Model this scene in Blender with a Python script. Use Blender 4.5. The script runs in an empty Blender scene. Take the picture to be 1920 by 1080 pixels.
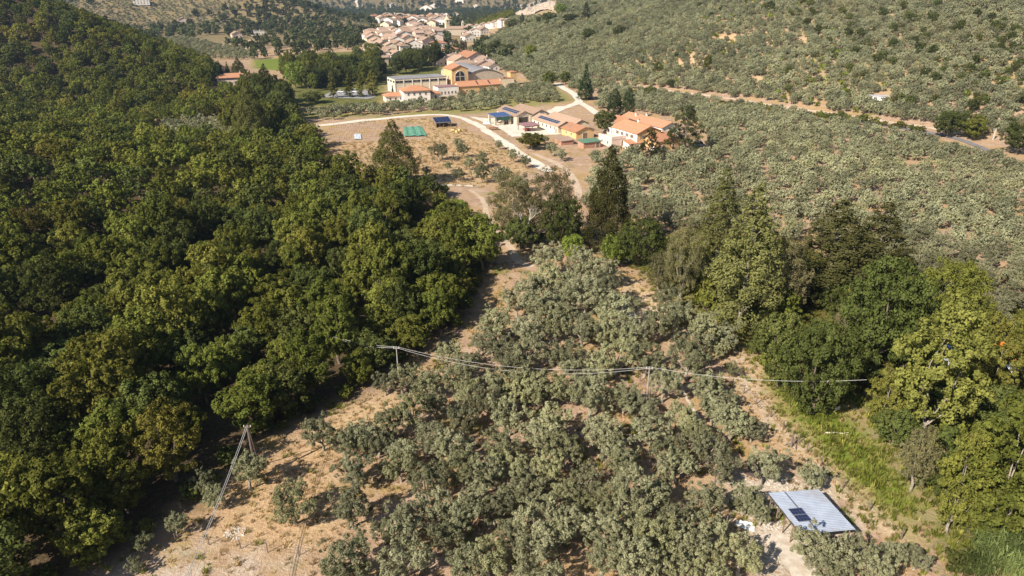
import bpy, bmesh, math, random
import numpy as np
from mathutils import Vector, Matrix

# ------------------------------------------------------------------ camera, sky, sun, exposure
SC = bpy.context.scene
CAM = (0.0, 0.0, 60.0); PITCH = 24.0; F = 1280.0
cd = bpy.data.cameras.new('camera'); cam = bpy.data.objects.new('camera', cd); SC.collection.objects.link(cam)
cam.location = CAM; cam.rotation_euler = (math.radians(90 - PITCH), 0, 0)
cd.sensor_width = 36; cd.lens = 36 * F / 1920; cd.clip_start = 1; cd.clip_end = 30000
SC.camera = cam
SUN_EL = math.radians(37.0)
SUN_TO = Vector((-0.72 * math.cos(SUN_EL), -0.694 * math.cos(SUN_EL), math.sin(SUN_EL)))   # towards the sun
W = bpy.data.worlds.new('World'); SC.world = W; W.use_nodes = True
nt = W.node_tree; nt.nodes.clear()
sky = nt.nodes.new('ShaderNodeTexSky'); sky.sky_type = 'NISHITA'; sky.sun_disc = False
sky.sun_elevation = SUN_EL; sky.sun_rotation = math.atan2(SUN_TO.x, SUN_TO.y); sky.altitude = 400
bg = nt.nodes.new('ShaderNodeBackground'); bg.inputs[1].default_value = 0.05
wo = nt.nodes.new('ShaderNodeOutputWorld'); nt.links.new(sky.outputs[0], bg.inputs[0]); nt.links.new(bg.outputs[0], wo.inputs[0])
sd = bpy.data.lights.new('sun', 'SUN'); sd.energy = 5.0; sd.angle = math.radians(0.5); sd.color = (1.0, 0.90, 0.76)
so = bpy.data.objects.new('sun', sd); SC.collection.objects.link(so)
so.rotation_euler = (-SUN_TO).to_track_quat('-Z', 'Y').to_euler(); so.location = (-200, -300, 400)
SC.view_settings.view_transform = 'Standard'; SC.view_settings.look = 'None'
SC.view_settings.exposure = 1.05; SC.view_settings.gamma = 1.0
SC.cycles.max_bounces = 6; SC.cycles.diffuse_bounces = 3; SC.cycles.transparent_max_bounces = 4
SC.cycles.volume_bounces = 0
SC.cycles.use_denoising = True

# ------------------------------------------------------------------ terrain as a function
def softplus(d, k): return k * np.logaddexp(0, np.asarray(d, float) / k)
def poly_dist(x, y, P):
    x = np.asarray(x, float); y = np.asarray(y, float)
    best = np.full(x.shape, 1e18); sg = np.zeros(x.shape); val = np.zeros(x.shape)
    for i in range(len(P) - 1):
        ax, ay = P[i][0], P[i][1]; bx, by = P[i+1][0], P[i+1][1]
        dx, dy = bx - ax, by - ay
        t = np.clip(((x - ax) * dx + (y - ay) * dy) / (dx*dx + dy*dy), 0, 1)
        d = (ax + t*dx - x)**2 + (ay + t*dy - y)**2
        m = d < best - 1e-9
        best = np.where(m, d, best); sg = np.where(m, np.sign((x - ax)*dy - (y - ay)*dx), sg)
        if len(P[0]) > 2: val = np.where(m, P[i][2] + t * (P[i+1][2] - P[i][2]), val)
    return np.sqrt(best), sg, val
FOOT = [(900,-350),(300,170),(178,318),(60,475),(-28,690),(-48,960),(-60,1090),(60,1250),(500,1500),(2500,1900)]
R1 = [(-420,120,62),(-165,185,19),(-70,205,3)]
R2 = [(-900,620,190),(-420,470,92),(-265,425,44),(-150,380,4)]
R3 = [(-1600,1500,210),(-800,1350,140),(-480,1230,72),(-220,1090,2)]
R4 = [(-4000,3600,280),(-900,3350,262),(-300,3400,250),(400,3250,262),(1500,3400,280),(4000,3200,280)]
R6 = [(-112,690,5),(-98,780,8),(-88,900,5)]
R5 = [(-6000,5600,330),(6000,5600,330)]
def cone(x, y, R, slope, k):
    d, _, z = poly_dist(x, y, R); return softplus(z - slope * d, k)
def H(x, y):
    x = np.asarray(x, float); y = np.asarray(y, float)
    d, s, _ = poly_dist(x, y, FOOT); d = d * s
    hr = 0.40 * softplus(d, 14); hr = 200 * (1 - np.exp(-hr / 200))
    hr = hr * (1 + 0.10 * np.sin(0.018 * (x*0.61 - y*0.79) + 1.1) * np.clip(d / 120, 0, 1))
    h = hr + cone(x,y,R1,.17,5) + cone(x,y,R2,.36,6) + cone(x,y,R3,.26,10) + cone(x,y,R4,.26,18) + cone(x,y,R5,.2,20) + cone(x,y,R6,.14,3)
    h = h - 0.02*softplus(y - 1100, 60)
    return h + 0.35*np.sin(x*.045+1)*np.sin(y*.05+.4) + 0.15*np.sin(x*.13)*np.sin(y*.11+2)
_p = math.radians(PITCH)
_T = np.concatenate([np.arange(30, 700, 2.0), np.arange(700, 5000, 8.0)])
def G(u, v, h=0.0):
    """where the line of sight through a point of the photograph meets the land (raised by h)"""
    a = (u - 960) / F; b = (540 - v) / F
    d = np.array([a, math.cos(_p) + b*math.sin(_p), -math.sin(_p) + b*math.cos(_p)])
    f = CAM[2] + d[2]*_T - (H(d[0]*_T, d[1]*_T) + h)
    i = int(np.argmax(f < 0)); a0, b0 = _T[max(i-1, 0)], _T[i]
    for _ in range(14):
        m = (a0 + b0) / 2
        if CAM[2] + d[2]*m - (float(H(d[0]*m, d[1]*m)) + h) < 0: b0 = m
        else: a0 = m
    p = d * b0
    return Vector((p[0], p[1], CAM[2] + p[2]))
def GP(pts): return [tuple(G(u, v)[:2]) for u, v in pts]
def proj(x, y, z):
    x = np.asarray(x, float); y = np.asarray(y, float); z = np.asarray(z, float) - CAM[2]
    dep = y*math.cos(_p) - z*math.sin(_p); up = y*math.sin(_p) + z*math.cos(_p)
    dep = np.where(np.abs(dep) < 1, 1, dep)
    return 960 + F*x/dep, 540 - F*up/dep, dep
def height_for(x, y, z0, vtop):
    """height of an upright thing standing at x, y whose top shows at image row vtop"""
    b = (540 - vtop) / F; k = (math.cos(_p)*b + 0); 
    # up = b*dep:  y s + z c = b (y c - z s)
    z = (b*y*math.cos(_p) - y*math.sin(_p)) / (math.cos(_p) + b*math.sin(_p)) + CAM[2]
    return max(2.0, z - z0)
def axis(segs):
    out = []
    for a, b, st in segs: out += list(np.arange(a, b, st))
    return np.array(out + [segs[-1][1]])
XS = axis([(-7000,-2000,250),(-2000,-700,60),(-700,-260,14),(-260,-150,5),(-150,230,1.7),(230,460,6),(460,900,16),(900,2500,70),(2500,7000,300)])
YS = axis([(-1500,0,100),(0,40,8),(40,430,1.7),(430,620,4),(620,1200,10),(1200,2900,30),(2900,6500,120)])
GX, GY = np.meshgrid(XS, YS)
GZ = H(GX, GY)
def Hm(x, y):
    """height of the ground sheet itself (bilinear between its vertices)"""
    x = np.asarray(x, float); y = np.asarray(y, float)
    i = np.clip(np.searchsorted(XS, x) - 1, 0, len(XS)-2); j = np.clip(np.searchsorted(YS, y) - 1, 0, len(YS)-2)
    tx = (x - XS[i]) / (XS[i+1]-XS[i]); ty = (y - YS[j]) / (YS[j+1]-YS[j])
    return (GZ[j,i]*(1-tx)*(1-ty) + GZ[j,i+1]*tx*(1-ty) + GZ[j+1,i]*(1-tx)*ty + GZ[j+1,i+1]*tx*ty)
def inside(x, y, P):
    x = np.asarray(x, float); y = np.asarray(y, float); r = np.zeros(x.shape, bool); n = len(P)
    for i in range(n):
        x0, y0 = P[i]; x1, y1 = P[(i+1) % n]
        if y0 == y1: continue
        c = ((y0 > y) != (y1 > y)) & (x < (x1-x0)*(y-y0)/(y1-y0) + x0); r ^= c
    return r
def mask(x, y, P, soft):
    d, _, _ = poly_dist(x, y, list(P) + [P[0]]); s = np.where(inside(x, y, P), d, -d)
    return np.clip(s / soft * 0.5 + 0.5, 0, 1)

# ------------------------------------------------------------------ object helpers
COL = SC.collection
def tag(o, label=None, cat=None, group=None, kind=None):
    if label: o['label'] = label
    if cat: o['category'] = cat
    if group: o['group'] = group
    if kind: o['kind'] = kind
    return o
def empty(name, loc, rz=0.0, label=None, cat=None, group=None):
    o = bpy.data.objects.new(name, None); COL.objects.link(o); o.location = loc; o.rotation_euler = (0, 0, rz)
    o.empty_display_size = 0.5
    return tag(o, label, cat, group)
def link(name, me, parent=None, loc=None, rot=None, col=None):
    o = bpy.data.objects.new(name, me); (col or COL).objects.link(o)
    if parent is not None: o.parent = parent
    if loc is not None: o.location = loc
    if rot is not None: o.rotation_euler = rot
    return o
class MB:
    def __init__(s): s.v = []; s.f = []; s.m = []
    def add(s, vs, fs, m=0):
        b = len(s.v); s.v += [tuple(p) for p in vs]; s.f += [tuple(b+i for i in q) for q in fs]; s.m += [m]*len(fs); return s
    def box(s, x0, x1, y0, y1, z0, z1, m=0):
        return s.add([(x0,y0,z0),(x1,y0,z0),(x1,y1,z0),(x0,y1,z0),(x0,y0,z1),(x1,y0,z1),(x1,y1,z1),(x0,y1,z1)],
                     [(0,3,2,1),(4,5,6,7),(0,1,5,4),(1,2,6,5),(2,3,7,6),(3,0,4,7)], m)
    def hexa(s, p, m=0):
        return s.add(p, [(0,3,2,1),(4,5,6,7),(0,1,5,4),(1,2,6,5),(2,3,7,6),(3,0,4,7)], m)
    def slab(s, a, b, c, d, t, m=0):
        """plate with top corners a b c d and thickness t downwards"""
        lo = [(p[0], p[1], p[2]-t) for p in (a,b,c,d)]
        return s.hexa(lo + [a,b,c,d], m)
    def tube(s, pts, rad, n=6, m=0, cap=True):
        pts = [Vector(p) for p in pts]; b = len(s.v); k = len(pts)
        if not hasattr(rad, '__len__'): rad = [rad]*k
        for i, p in enumerate(pts):
            t = (pts[min(i+1,k-1)] - pts[max(i-1,0)]).normalized()
            a = t.cross(Vector((0,0,1)) if abs(t.z) < .9 else Vector((1,0,0))).normalized(); c = t.cross(a)
            for j in range(n):
                w = 2*math.pi*j/n; q = p + (a*math.cos(w) + c*math.sin(w))*rad[i]; s.v.append(tuple(q))
        for i in range(k-1):
            for j in range(n):
                s.f.append((b+i*n+j, b+i*n+(j+1)%n, b+(i+1)*n+(j+1)%n, b+(i+1)*n+j)); s.m.append(m)
        if cap:
            s.f.append(tuple(b+j for j in range(n))[::-1]); s.m.append(m)
            s.f.append(tuple(b+(k-1)*n+j for j in range(n))); s.m.append(m)
        return s
    def mesh(s, name, mats, smooth=False):
        me = bpy.data.meshes.new(name); me.from_pydata(s.v, [], s.f)
        for m in (mats if isinstance(mats, (list, tuple)) else [mats]): me.materials.append(m)
        me.polygons.foreach_set('material_index', s.m)
        if smooth: me.polygons.foreach_set('use_smooth', [True]*len(s.f))
        me.update(); return me
    def build(s, name, mats, parent=None, loc=None, rot=None, smooth=False):
        return link(name, s.mesh(name, mats, smooth), parent, loc, rot)

# ------------------------------------------------------------------ materials
MATS = {}
def newmat(name):
    m = bpy.data.materials.new(name); m.use_nodes = True; n = m.node_tree; n.nodes.clear()
    out = n.nodes.new('ShaderNodeOutputMaterial'); return m, n, out
def N(n, typ, **kw):
    o = n.nodes.new(typ)
    for k, v in kw.items():
        if k.startswith('i_'):
            key = k[2:]; key = int(key) if key.isdigit() else key
            o.inputs[key].default_value = v
        else: setattr(o, k, v)
    return o
def L(n, a, ao, b, bi): n.links.new(a.outputs[ao], b.inputs[bi])
def mixc(n, fac, a, b, mode='MIX'):
    """colour mix; fac, a, b are sockets or constants"""
    o = n.nodes.new('ShaderNodeMix'); o.data_type = 'RGBA'; o.blend_type = mode
    for idx, val in ((0, fac), (6, a), (7, b)):
        if hasattr(val, 'is_linked') or hasattr(val, 'links'): n.links.new(val, o.inputs[idx])
        else: o.inputs[idx].default_value = val if idx == 0 else (*val, 1) if len(val) == 3 else val
    return o.outputs[2]
def ramp(n, fac, lo, hi):
    o = n.nodes.new('ShaderNodeMapRange'); o.inputs[1].default_value = lo; o.inputs[2].default_value = hi
    n.links.new(fac, o.inputs[0]); return o.outputs[0]
def noise(n, vec, scale, detail=3, rough=.55):
    o = n.nodes.new('ShaderNodeTexNoise'); o.inputs['Scale'].default_value = scale; o.inputs['Detail'].default_value = detail
    o.inputs['Roughness'].default_value = rough
    if vec is not None: n.links.new(vec, o.inputs['Vector'])
    return o.outputs['Fac']
def paint(name, col, rough=.8, var=.18, scale=.8, metal=0.0, bump=0.0, dirt=None, bscale=None):
    if name in MATS: return MATS[name]
    m, n, out = newmat(name); b = N(n, 'ShaderNodeBsdfPrincipled'); b.inputs['Roughness'].default_value = rough
    b.inputs['Metallic'].default_value = metal
    g = N(n, 'ShaderNodeNewGeometry'); oi = N(n, 'ShaderNodeObjectInfo')
    f = noise(n, g.outputs['Position'], scale, 4)
    lo = tuple(c*(1-var) for c in col); hi = tuple(min(1, c*(1+var)) for c in col)
    c = mixc(n, ramp(n, f, .3, .7), lo, hi)
    f2 = noise(n, g.outputs['Position'], scale*9, 2)
    c = mixc(n, ramp(n, f2, .35, .75), c, mixc(n, .5, c, tuple(x*(1-var*1.5) for x in col)))
    if dirt:
        f3 = noise(n, g.outputs['Position'], scale*.35, 5, .7); c = mixc(n, ramp(n, f3, .5, .75), c, dirt)
    L_ = n.links.new(c, b.inputs['Base Color'])
    if bump:
        bp = N(n, 'ShaderNodeBump'); bp.inputs['Strength'].default_value = bump; bp.inputs['Distance'].default_value = .05
        n.links.new(noise(n, g.outputs['Position'], bscale or 6, 3), bp.inputs['Height']); n.links.new(bp.outputs[0], b.inputs['Normal'])
    n.links.new(b.outputs[0], out.inputs[0]); MATS[name] = m; return m
def tiles(name, col, old):
    """clay roof tiles: fine rows across the slope, patchy age"""
    if name in MATS: return MATS[name]
    m, n, out = newmat(name); b = N(n, 'ShaderNodeBsdfPrincipled'); b.inputs['Roughness'].default_value = .85
    t = N(n, 'ShaderNodeTexCoord'); oi = N(n, 'ShaderNodeObjectInfo'); g = N(n, 'ShaderNodeNewGeometry')
    pos = t.outputs['Object']
    f = noise(n, g.outputs['Position'], .55, 5, .7); f2 = noise(n, g.outputs['Position'], 3.2, 3, .6); f3 = noise(n, g.outputs['Position'], 9, 2)
    c = mixc(n, ramp(n, f, .35, .68), col, old)
    c = mixc(n, ramp(n, f2, .40, .62), c, mixc(n, .75, c, tuple(x*.50 for x in col)))
    f4 = noise(n, g.outputs['Position'], .22, 4, .7); c = mixc(n, ramp(n, f4, .52, .70), c, mixc(n, .55, c, (.20,.17,.14)))
    c = mixc(n, ramp(n, f3, .5, .8), c, mixc(n, .35, c, (.75,.6,.45)))
    hs = N(n, 'ShaderNodeHueSaturation'); n.links.new(c, hs.inputs['Color'])
    n.links.new(ramp(n, oi.outputs['Random'], -.6, 1.7), hs.inputs['Value'])
    mr = N(n, 'ShaderNodeMapRange', i_1=0.0, i_2=1.0, i_3=.8, i_4=1.15); n.links.new(oi.outputs['Random'], mr.inputs[0]); n.links.new(mr.outputs[0], hs.inputs['Value'])
    n.links.new(hs.outputs[0], b.inputs['Base Color'])
    w = N(n, 'ShaderNodeTexWave', wave_type='BANDS', bands_direction='Y'); w.inputs['Scale'].default_value = 1.3; w.inputs['Distortion'].default_value = .5
    n.links.new(pos, w.inputs['Vector'])
    bp = N(n, 'ShaderNodeBump'); bp.inputs['Strength'].default_value = .7; bp.inputs['Distance'].default_value = .06
    n.links.new(w.outputs['Fac'], bp.inputs['Height']); n.links.new(bp.outputs[0], b.inputs['Normal'])
    n.links.new(b.outputs[0], out.inputs[0]); MATS[name] = m; return m
def foliage(name, dark, light, warm, warm_amt=.15, trans=.28, gloss=.0, hue=.03):
    if name in MATS: return MATS[name]
    m, n, out = newmat(name)
    at = N(n, 'ShaderNodeAttribute', attribute_name='tint'); oi = N(n, 'ShaderNodeObjectInfo')
    c = mixc(n, at.outputs['Fac'], dark, light)
    nz = noise(n, oi.outputs['Location'], .02, 2)
    c = mixc(n, ramp(n, nz, .45, .72), c, mixc(n, warm_amt*2, c, warm))
    rr = N(n, 'ShaderNodeMath', operation='MULTIPLY', i_1=7.31); n.links.new(oi.outputs['Random'], rr.inputs[0])
    fr = N(n, 'ShaderNodeMath', operation='FRACT'); n.links.new(rr.outputs[0], fr.inputs[0])
    p2 = N(n, 'ShaderNodeMath', operation='POWER', i_1=2.5); n.links.new(fr.outputs[0], p2.inputs[0])
    sc2 = N(n, 'ShaderNodeMath', operation='MULTIPLY', i_1=min(1.0, warm_amt*3)); n.links.new(p2.outputs[0], sc2.inputs[0])
    c = mixc(n, sc2.outputs[0], c, warm)
    hs = N(n, 'ShaderNodeHueSaturation'); n.links.new(c, hs.inputs['Color'])
    a = N(n, 'ShaderNodeMapRange', i_1=0.0, i_2=1.0, i_3=.64, i_4=1.38); n.links.new(oi.outputs['Random'], a.inputs[0])
    nv = N(n, 'ShaderNodeMapRange', i_1=.3, i_2=.7, i_3=.80, i_4=1.20); n.links.new(noise(n, oi.outputs['Location'], .013, 3), nv.inputs[0])
    mv = N(n, 'ShaderNodeMath', operation='MULTIPLY'); n.links.new(a.outputs[0], mv.inputs[0]); n.links.new(nv.outputs[0], mv.inputs[1]); n.links.new(mv.outputs[0], hs.inputs['Value'])
    h = N(n, 'ShaderNodeMapRange', i_1=0.0, i_2=1.0, i_3=.5-hue, i_4=.5+hue); n.links.new(fr.outputs[0], h.inputs[0]); n.links.new(h.outputs[0], hs.inputs['Hue'])
    d = N(n, 'ShaderNodeBsdfDiffuse'); n.links.new(hs.outputs[0], d.inputs[0])
    t = N(n, 'ShaderNodeBsdfTranslucent'); tc = mixc(n, .5, hs.outputs[0], (light[0]*1.1, light[1]*1.2, light[2]*.5)); n.links.new(tc, t.inputs[0])
    mx = N(n, 'ShaderNodeMixShader'); mx.inputs[0].default_value = trans
    n.links.new(d.outputs[0], mx.inputs[1]); n.links.new(t.outputs[0], mx.inputs[2])
    last = mx
    if gloss:
        gl = N(n, 'ShaderNodeBsdfGlossy'); gl.inputs['Roughness'].default_value = .42; gl.inputs[0].default_value = (.9,.95,.85,1)
        m2 = N(n, 'ShaderNodeMixShader'); m2.inputs[0].default_value = gloss; n.links.new(mx.outputs[0], m2.inputs[1]); n.links.new(gl.outputs[0], m2.inputs[2]); last = m2
    n.links.new(last.outputs[0], out.inputs[0]); MATS[name] = m; return m
BARK = paint('bark', (.17,.13,.10), .95, .35, 4.0)
PALEBARK = paint('pale_bark', (.27,.235,.195), .9, .3, 3.0)
OLIVE = foliage('olive_leaf', (.080,.086,.044), (.335,.342,.218), (.25,.215,.10), .12, .22, .0, .015)
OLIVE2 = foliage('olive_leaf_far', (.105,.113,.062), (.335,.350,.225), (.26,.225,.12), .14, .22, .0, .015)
OAK = foliage('oak_leaf', (.046,.060,.013), (.185,.212,.048), (.185,.155,.028), .14, .28, .0, .03)
OAKL = foliage('light_oak_leaf', (.058,.070,.014), (.200,.215,.048), (.24,.20,.04), .15, .3, .0, .03)
OAKD = foliage('dark_leaf', (.032,.042,.012), (.125,.146,.044), (.10,.10,.024), .1, .22, .0, .02)
RUST = foliage('rusty_leaf', (.056,.054,.012), (.170,.150,.038), (.17,.115,.03), .08, .25, .0, .015)
POPL = foliage('poplar_leaf', (.050,.055,.018), (.180,.182,.066), (.18,.15,.06), .10, .25, .0, .02)
POPY = foliage('yellow_poplar_leaf', (.056,.066,.015), (.200,.212,.056), (.26,.20,.05), .15, .3, .0, .015)
WILLOW = foliage('willow_leaf', (.085,.084,.038), (.265,.245,.125), (.22,.18,.09), .12, .25, .0, .015)
CYPR = foliage('cypress_leaf', (.014,.026,.010), (.050,.075,.028), (.07,.07,.02), .1, .12, .0, .02)
PINEM = foliage('pine_needle', (.020,.030,.011), (.085,.100,.036), (.10,.09,.03), .1, .15, .0, .02)
LIME = foliage('bright_leaf', (.070,.105,.012), (.210,.265,.035), (.22,.22,.03), .2, .35, .02, .03)
FARM = foliage('far_wood_leaf', (.030,.042,.016), (.100,.118,.045), (.12,.11,.04), .15, .2, .0, .03)
DRYG = foliage('dry_grass', (.25,.175,.085), (.48,.37,.21), (.38,.25,.12), .2, .3, .0, .02)
GREENG = foliage('green_weed', (.075,.100,.016), (.20,.24,.045), (.30,.24,.08), .3, .35, .0, .03)
REED = foliage('reed_leaf', (.045,.070,.022), (.150,.190,.066), (.17,.16,.06), .1, .3, .0, .02)
# ------------------------------------------------------------------ ground sheet
NEARM = (GY < 700) & (GX > -420) & (GX < 420)
def zone(P, soft):
    m = np.zeros(GX.shape); k = NEARM; m[k] = mask(GX[k], GY[k], P, soft); return m
Z_FOREST = GP([(90,1140),(170,1065),(300,1000),(380,925),(440,870),(505,815),(590,780),(660,745),(735,690),(815,640),(872,602),(892,555),(918,495),(902,445),(858,408),(815,375),(755,352),(700,345),(600,318),(560,290),(470,270),(300,262)]) + [(-250,250),(-330,130),(-200,40),(-100,40)]
Z_FIELD = GP([(590,285),(600,240),(700,226),(830,222),(900,255),(1000,318),(905,352),(800,346),(690,330),(600,312)])
Z_VINE = GP([(585,262),(600,236),(740,226),(800,236),(800,262),(640,266)])
Z_CLEAR = GP([(390,1015),(430,960),(520,890),(560,835),(640,760),(760,735),(720,800),(620,870),(640,990),(560,1030)])
Z_STONY = GP([(160,1110),(250,1062),(340,1030),(420,1025),(560,1052),(590,1110)])
Z_SHED = GP([(1355,905),(1400,880),(1480,900),(1560,905),(1620,1000),(1560,1040),(1490,1090),(1430,1090),(1400,1010),(1360,960)])
Z_STRIP = GP([(1370,640),(1400,650),(1480,730),(1640,900),(1720,1010),(1690,1030),(1600,960),(1500,870),(1420,790),(1370,720)])
Z_GRASS = GP([(1430,700),(1540,752),(1620,800),(1690,880),(1740,960),(1700,990),(1640,945),(1555,865),(1470,775)])
Z_BARE = GP([(1150,510),(1200,530),(1280,590),(1330,640),(1300,650),(1220,610),(1170,580)])
Z_TRACK = GP([(880,350),(915,355),(930,440),(985,480),(1010,505),(960,500),(920,430)])
Z_BACKG = GP([(545,225),(560,205),(720,215),(850,200),(1010,150),(1050,160),(1090,190),(900,215),(700,222)])
Z_BELT = GP([(1110,470),(1160,480),(1230,540),(1300,590),(1370,640),(1440,700),(1560,750),(1660,860),(1720,960),(1760,1090),(2000,1090),(2000,560),(1800,560),(1560,480),(1440,440),(1300,430)])
Z_SCARS = [GP(q_) for q_ in ([(1335,72),(1390,60),(1445,52),(1440,64),(1350,82)],[(1255,112),(1285,100),(1335,112),(1320,128),(1270,132)],[(1425,82),(1480,74),(1540,72),(1500,82)],[(1400,150),(1440,140),(1460,152),(1420,160)],[(1640,80),(1690,78),(1700,86),(1650,90)])]
Z_GREENF = GP([(475,112),(560,106),(575,112),(560,128),(520,132),(475,128)])
Z_VALE = GP([(530,205),(545,100),(700,92),(840,108),(845,140),(735,142),(720,196)])
VZ = zone(Z_VINE, 2)
dry = np.maximum.reduce([.62*zone(Z_FIELD, 3)*(1-VZ), zone(Z_CLEAR, 4), zone(Z_STRIP, 3), zone(Z_BARE, 4), .5*zone(Z_TRACK, 3), .35*zone(Z_BACKG, 6)] + [zone(q_, 4) for q_ in Z_SCARS])
grn = np.maximum.reduce([zone(Z_GRASS, 4), .55*zone(Z_BACKG, 6), zone(Z_GREENF, 6), .6*zone(Z_BELT, 4), .75*zone(Z_VALE, 8)])
pale = np.maximum.reduce([.72*zone(Z_STONY, 7), zone(Z_SHED, 4), .45*zone(Z_BARE, 3), .4*zone(Z_TRACK, 2), .55*zone(Z_STRIP, 2)*(1-zone(Z_GRASS, 3))])
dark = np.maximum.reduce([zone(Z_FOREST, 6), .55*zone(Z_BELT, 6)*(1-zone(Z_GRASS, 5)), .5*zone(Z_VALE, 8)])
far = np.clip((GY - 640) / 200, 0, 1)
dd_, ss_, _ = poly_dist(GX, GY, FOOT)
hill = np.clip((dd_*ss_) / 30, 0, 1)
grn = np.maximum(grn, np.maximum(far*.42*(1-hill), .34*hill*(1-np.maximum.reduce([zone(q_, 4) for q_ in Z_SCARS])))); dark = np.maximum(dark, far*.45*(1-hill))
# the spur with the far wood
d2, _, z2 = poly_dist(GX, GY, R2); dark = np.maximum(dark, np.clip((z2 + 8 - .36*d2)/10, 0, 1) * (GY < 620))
nx, ny = len(XS), len(YS)
vv = np.stack([GX, GY, GZ], -1).reshape(-1, 3)
ii = np.arange(nx*ny).reshape(ny, nx)
q = np.stack([ii[:-1,:-1], ii[:-1,1:], ii[1:,1:], ii[1:,:-1]], -1).reshape(-1, 4)
def mesh_np(name, v, q, mat, smooth=False):
    me = bpy.data.meshes.new(name); k = q.shape[1]
    me.vertices.add(len(v)); me.vertices.foreach_set('co', np.asarray(v, np.float32).ravel())
    me.loops.add(q.size); me.loops.foreach_set('vertex_index', q.astype(np.int32).ravel())
    me.polygons.add(len(q)); me.polygons.foreach_set('loop_start', np.arange(0, q.size, k, dtype=np.int32))
    if smooth: me.polygons.foreach_set('use_smooth', np.ones(len(q), bool))
    me.materials.append(mat); me.update(calc_edges=True); me.validate(); return me
def ground_material():
    m, n, out = newmat('ground_soil'); b = N(n, 'ShaderNodeBsdfPrincipled'); b.inputs['Roughness'].default_value = .95
    b.inputs['Specular IOR Level'].default_value = .1
    g = N(n, 'ShaderNodeNewGeometry'); P = g.outputs['Position']
    at = N(n, 'ShaderNodeAttribute', attribute_name='cover', attribute_type='GEOMETRY'); sp = N(n, 'ShaderNodeSeparateColor'); n.links.new(at.outputs['Color'], sp.inputs[0])
    big = noise(n, P, .05, 4, .6); mid = noise(n, P, .35, 4, .65); fin = noise(n, P, 2.2, 4, .7); spk = noise(n, P, 7.0, 3, .7)
    soil = mixc(n, ramp(n, mid, .35, .68), (.30,.200,.140), (.46,.345,.26))
    soil = mixc(n, ramp(n, big, .45, .65), soil, (.40,.275,.150))
    soil = mixc(n, ramp(n, fin, .42, .72), soil, mixc(n, .6, soil, (.23,.14,.08)))
    def gate(mask, nz, w=.25):
        a = N(n, 'ShaderNodeMath', operation='ADD'); n.links.new(mask, a.inputs[0]); n.links.new(nz, a.inputs[1])
        return ramp(n, a.outputs[0], 1.0 - w, 1.0 + w)
    # scattered dry and green tufts everywhere between the trees
    tuft = noise(n, P, .16, 5, .65)
    soil = mixc(n, ramp(n, tuft, .52, .68), soil, (.30,.215,.075))
    gt = noise(n, P, .11, 4, .6)
    soil = mixc(n, ramp(n, gt, .60, .70), soil, (.15,.15,.045))
    straw = mixc(n, ramp(n, fin, .3, .7), (.37,.255,.135), (.54,.42,.26))
    straw = mixc(n, ramp(n, mid, .5, .75), straw, (.36,.225,.115)); straw = mixc(n, ramp(n, big, .42, .62), straw, mixc(n, .6, straw, (.40,.25,.15))); straw = mixc(n, ramp(n, gt, .58, .72), straw, (.30,.24,.10))
    c = mixc(n, gate(sp.outputs[0], mid), soil, straw)
    pal = mixc(n, ramp(n, fin, .35, .62), (.30,.235,.17), (.56,.50,.425)); pal = mixc(n, ramp(n, spk, .5, .72), pal, (.28,.22,.16))
    c = mixc(n, gate(sp.outputs[2], mid), c, pal)
    gr = mixc(n, ramp(n, fin, .3, .7), (.085,.115,.016), (.19,.24,.040)); gr = mixc(n, ramp(n, mid, .55, .8), gr, (.24,.20,.07))
    c = mixc(n, gate(sp.outputs[1], mid), c, gr)
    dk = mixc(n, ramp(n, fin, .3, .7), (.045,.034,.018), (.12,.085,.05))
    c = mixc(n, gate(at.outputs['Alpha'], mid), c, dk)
    n.links.new(c, b.inputs['Base Color'])
    bp = N(n, 'ShaderNodeBump'); bp.inputs['Strength'].default_value = .9; bp.inputs['Distance'].default_value = .25
    n.links.new(fin, bp.inputs['Height']); bp2 = N(n, 'ShaderNodeBump'); bp2.inputs['Strength'].default_value = .6; bp2.inputs['Distance'].default_value = .08
    n.links.new(spk, bp2.inputs['Height']); n.links.new(bp.outputs[0], bp2.inputs['Normal']); n.links.new(bp2.outputs[0], b.inputs['Normal'])
    n.links.new(b.outputs[0], out.inputs[0]); return m
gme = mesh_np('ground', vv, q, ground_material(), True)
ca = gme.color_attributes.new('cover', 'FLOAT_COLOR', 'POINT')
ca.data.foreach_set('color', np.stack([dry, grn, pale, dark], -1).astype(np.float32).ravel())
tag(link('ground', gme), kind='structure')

GRAVEL = paint('white_gravel', (.60,.55,.47), .95, .14, .5, bump=.5, dirt=(.46,.38,.29))
GRAVEL2 = paint('stony_path', (.50,.44,.37), .95, .25, 1.2, bump=.8, dirt=(.36,.28,.20))
DIRT = paint('track_dirt', (.45,.35,.26), .95, .2, .6, bump=.6, dirt=(.40,.30,.19))
ASPH = paint('asphalt', (.16,.155,.16), .9, .15, .6)
PAVE = paint('paved_yard', (.24,.235,.24), .9, .12, .4)
def smooth_line(P, step):
    P = [Vector((p[0], p[1], 0)) for p in P]; out = []
    for i in range(len(P)-1):
        p0, p1, p2, p3 = P[max(i-1,0)], P[i], P[i+1], P[min(i+2,len(P)-1)]
        k = max(2, int((p2-p1).length/step))
        for j in range(k):
            t = j/k; out.append(.5*((2*p1)+(-p0+p2)*t+(2*p0-5*p1+4*p2-p3)*t*t+(-p0+3*p1-3*p2+p3)*t**3))
    return out + [P[-1]]
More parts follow.
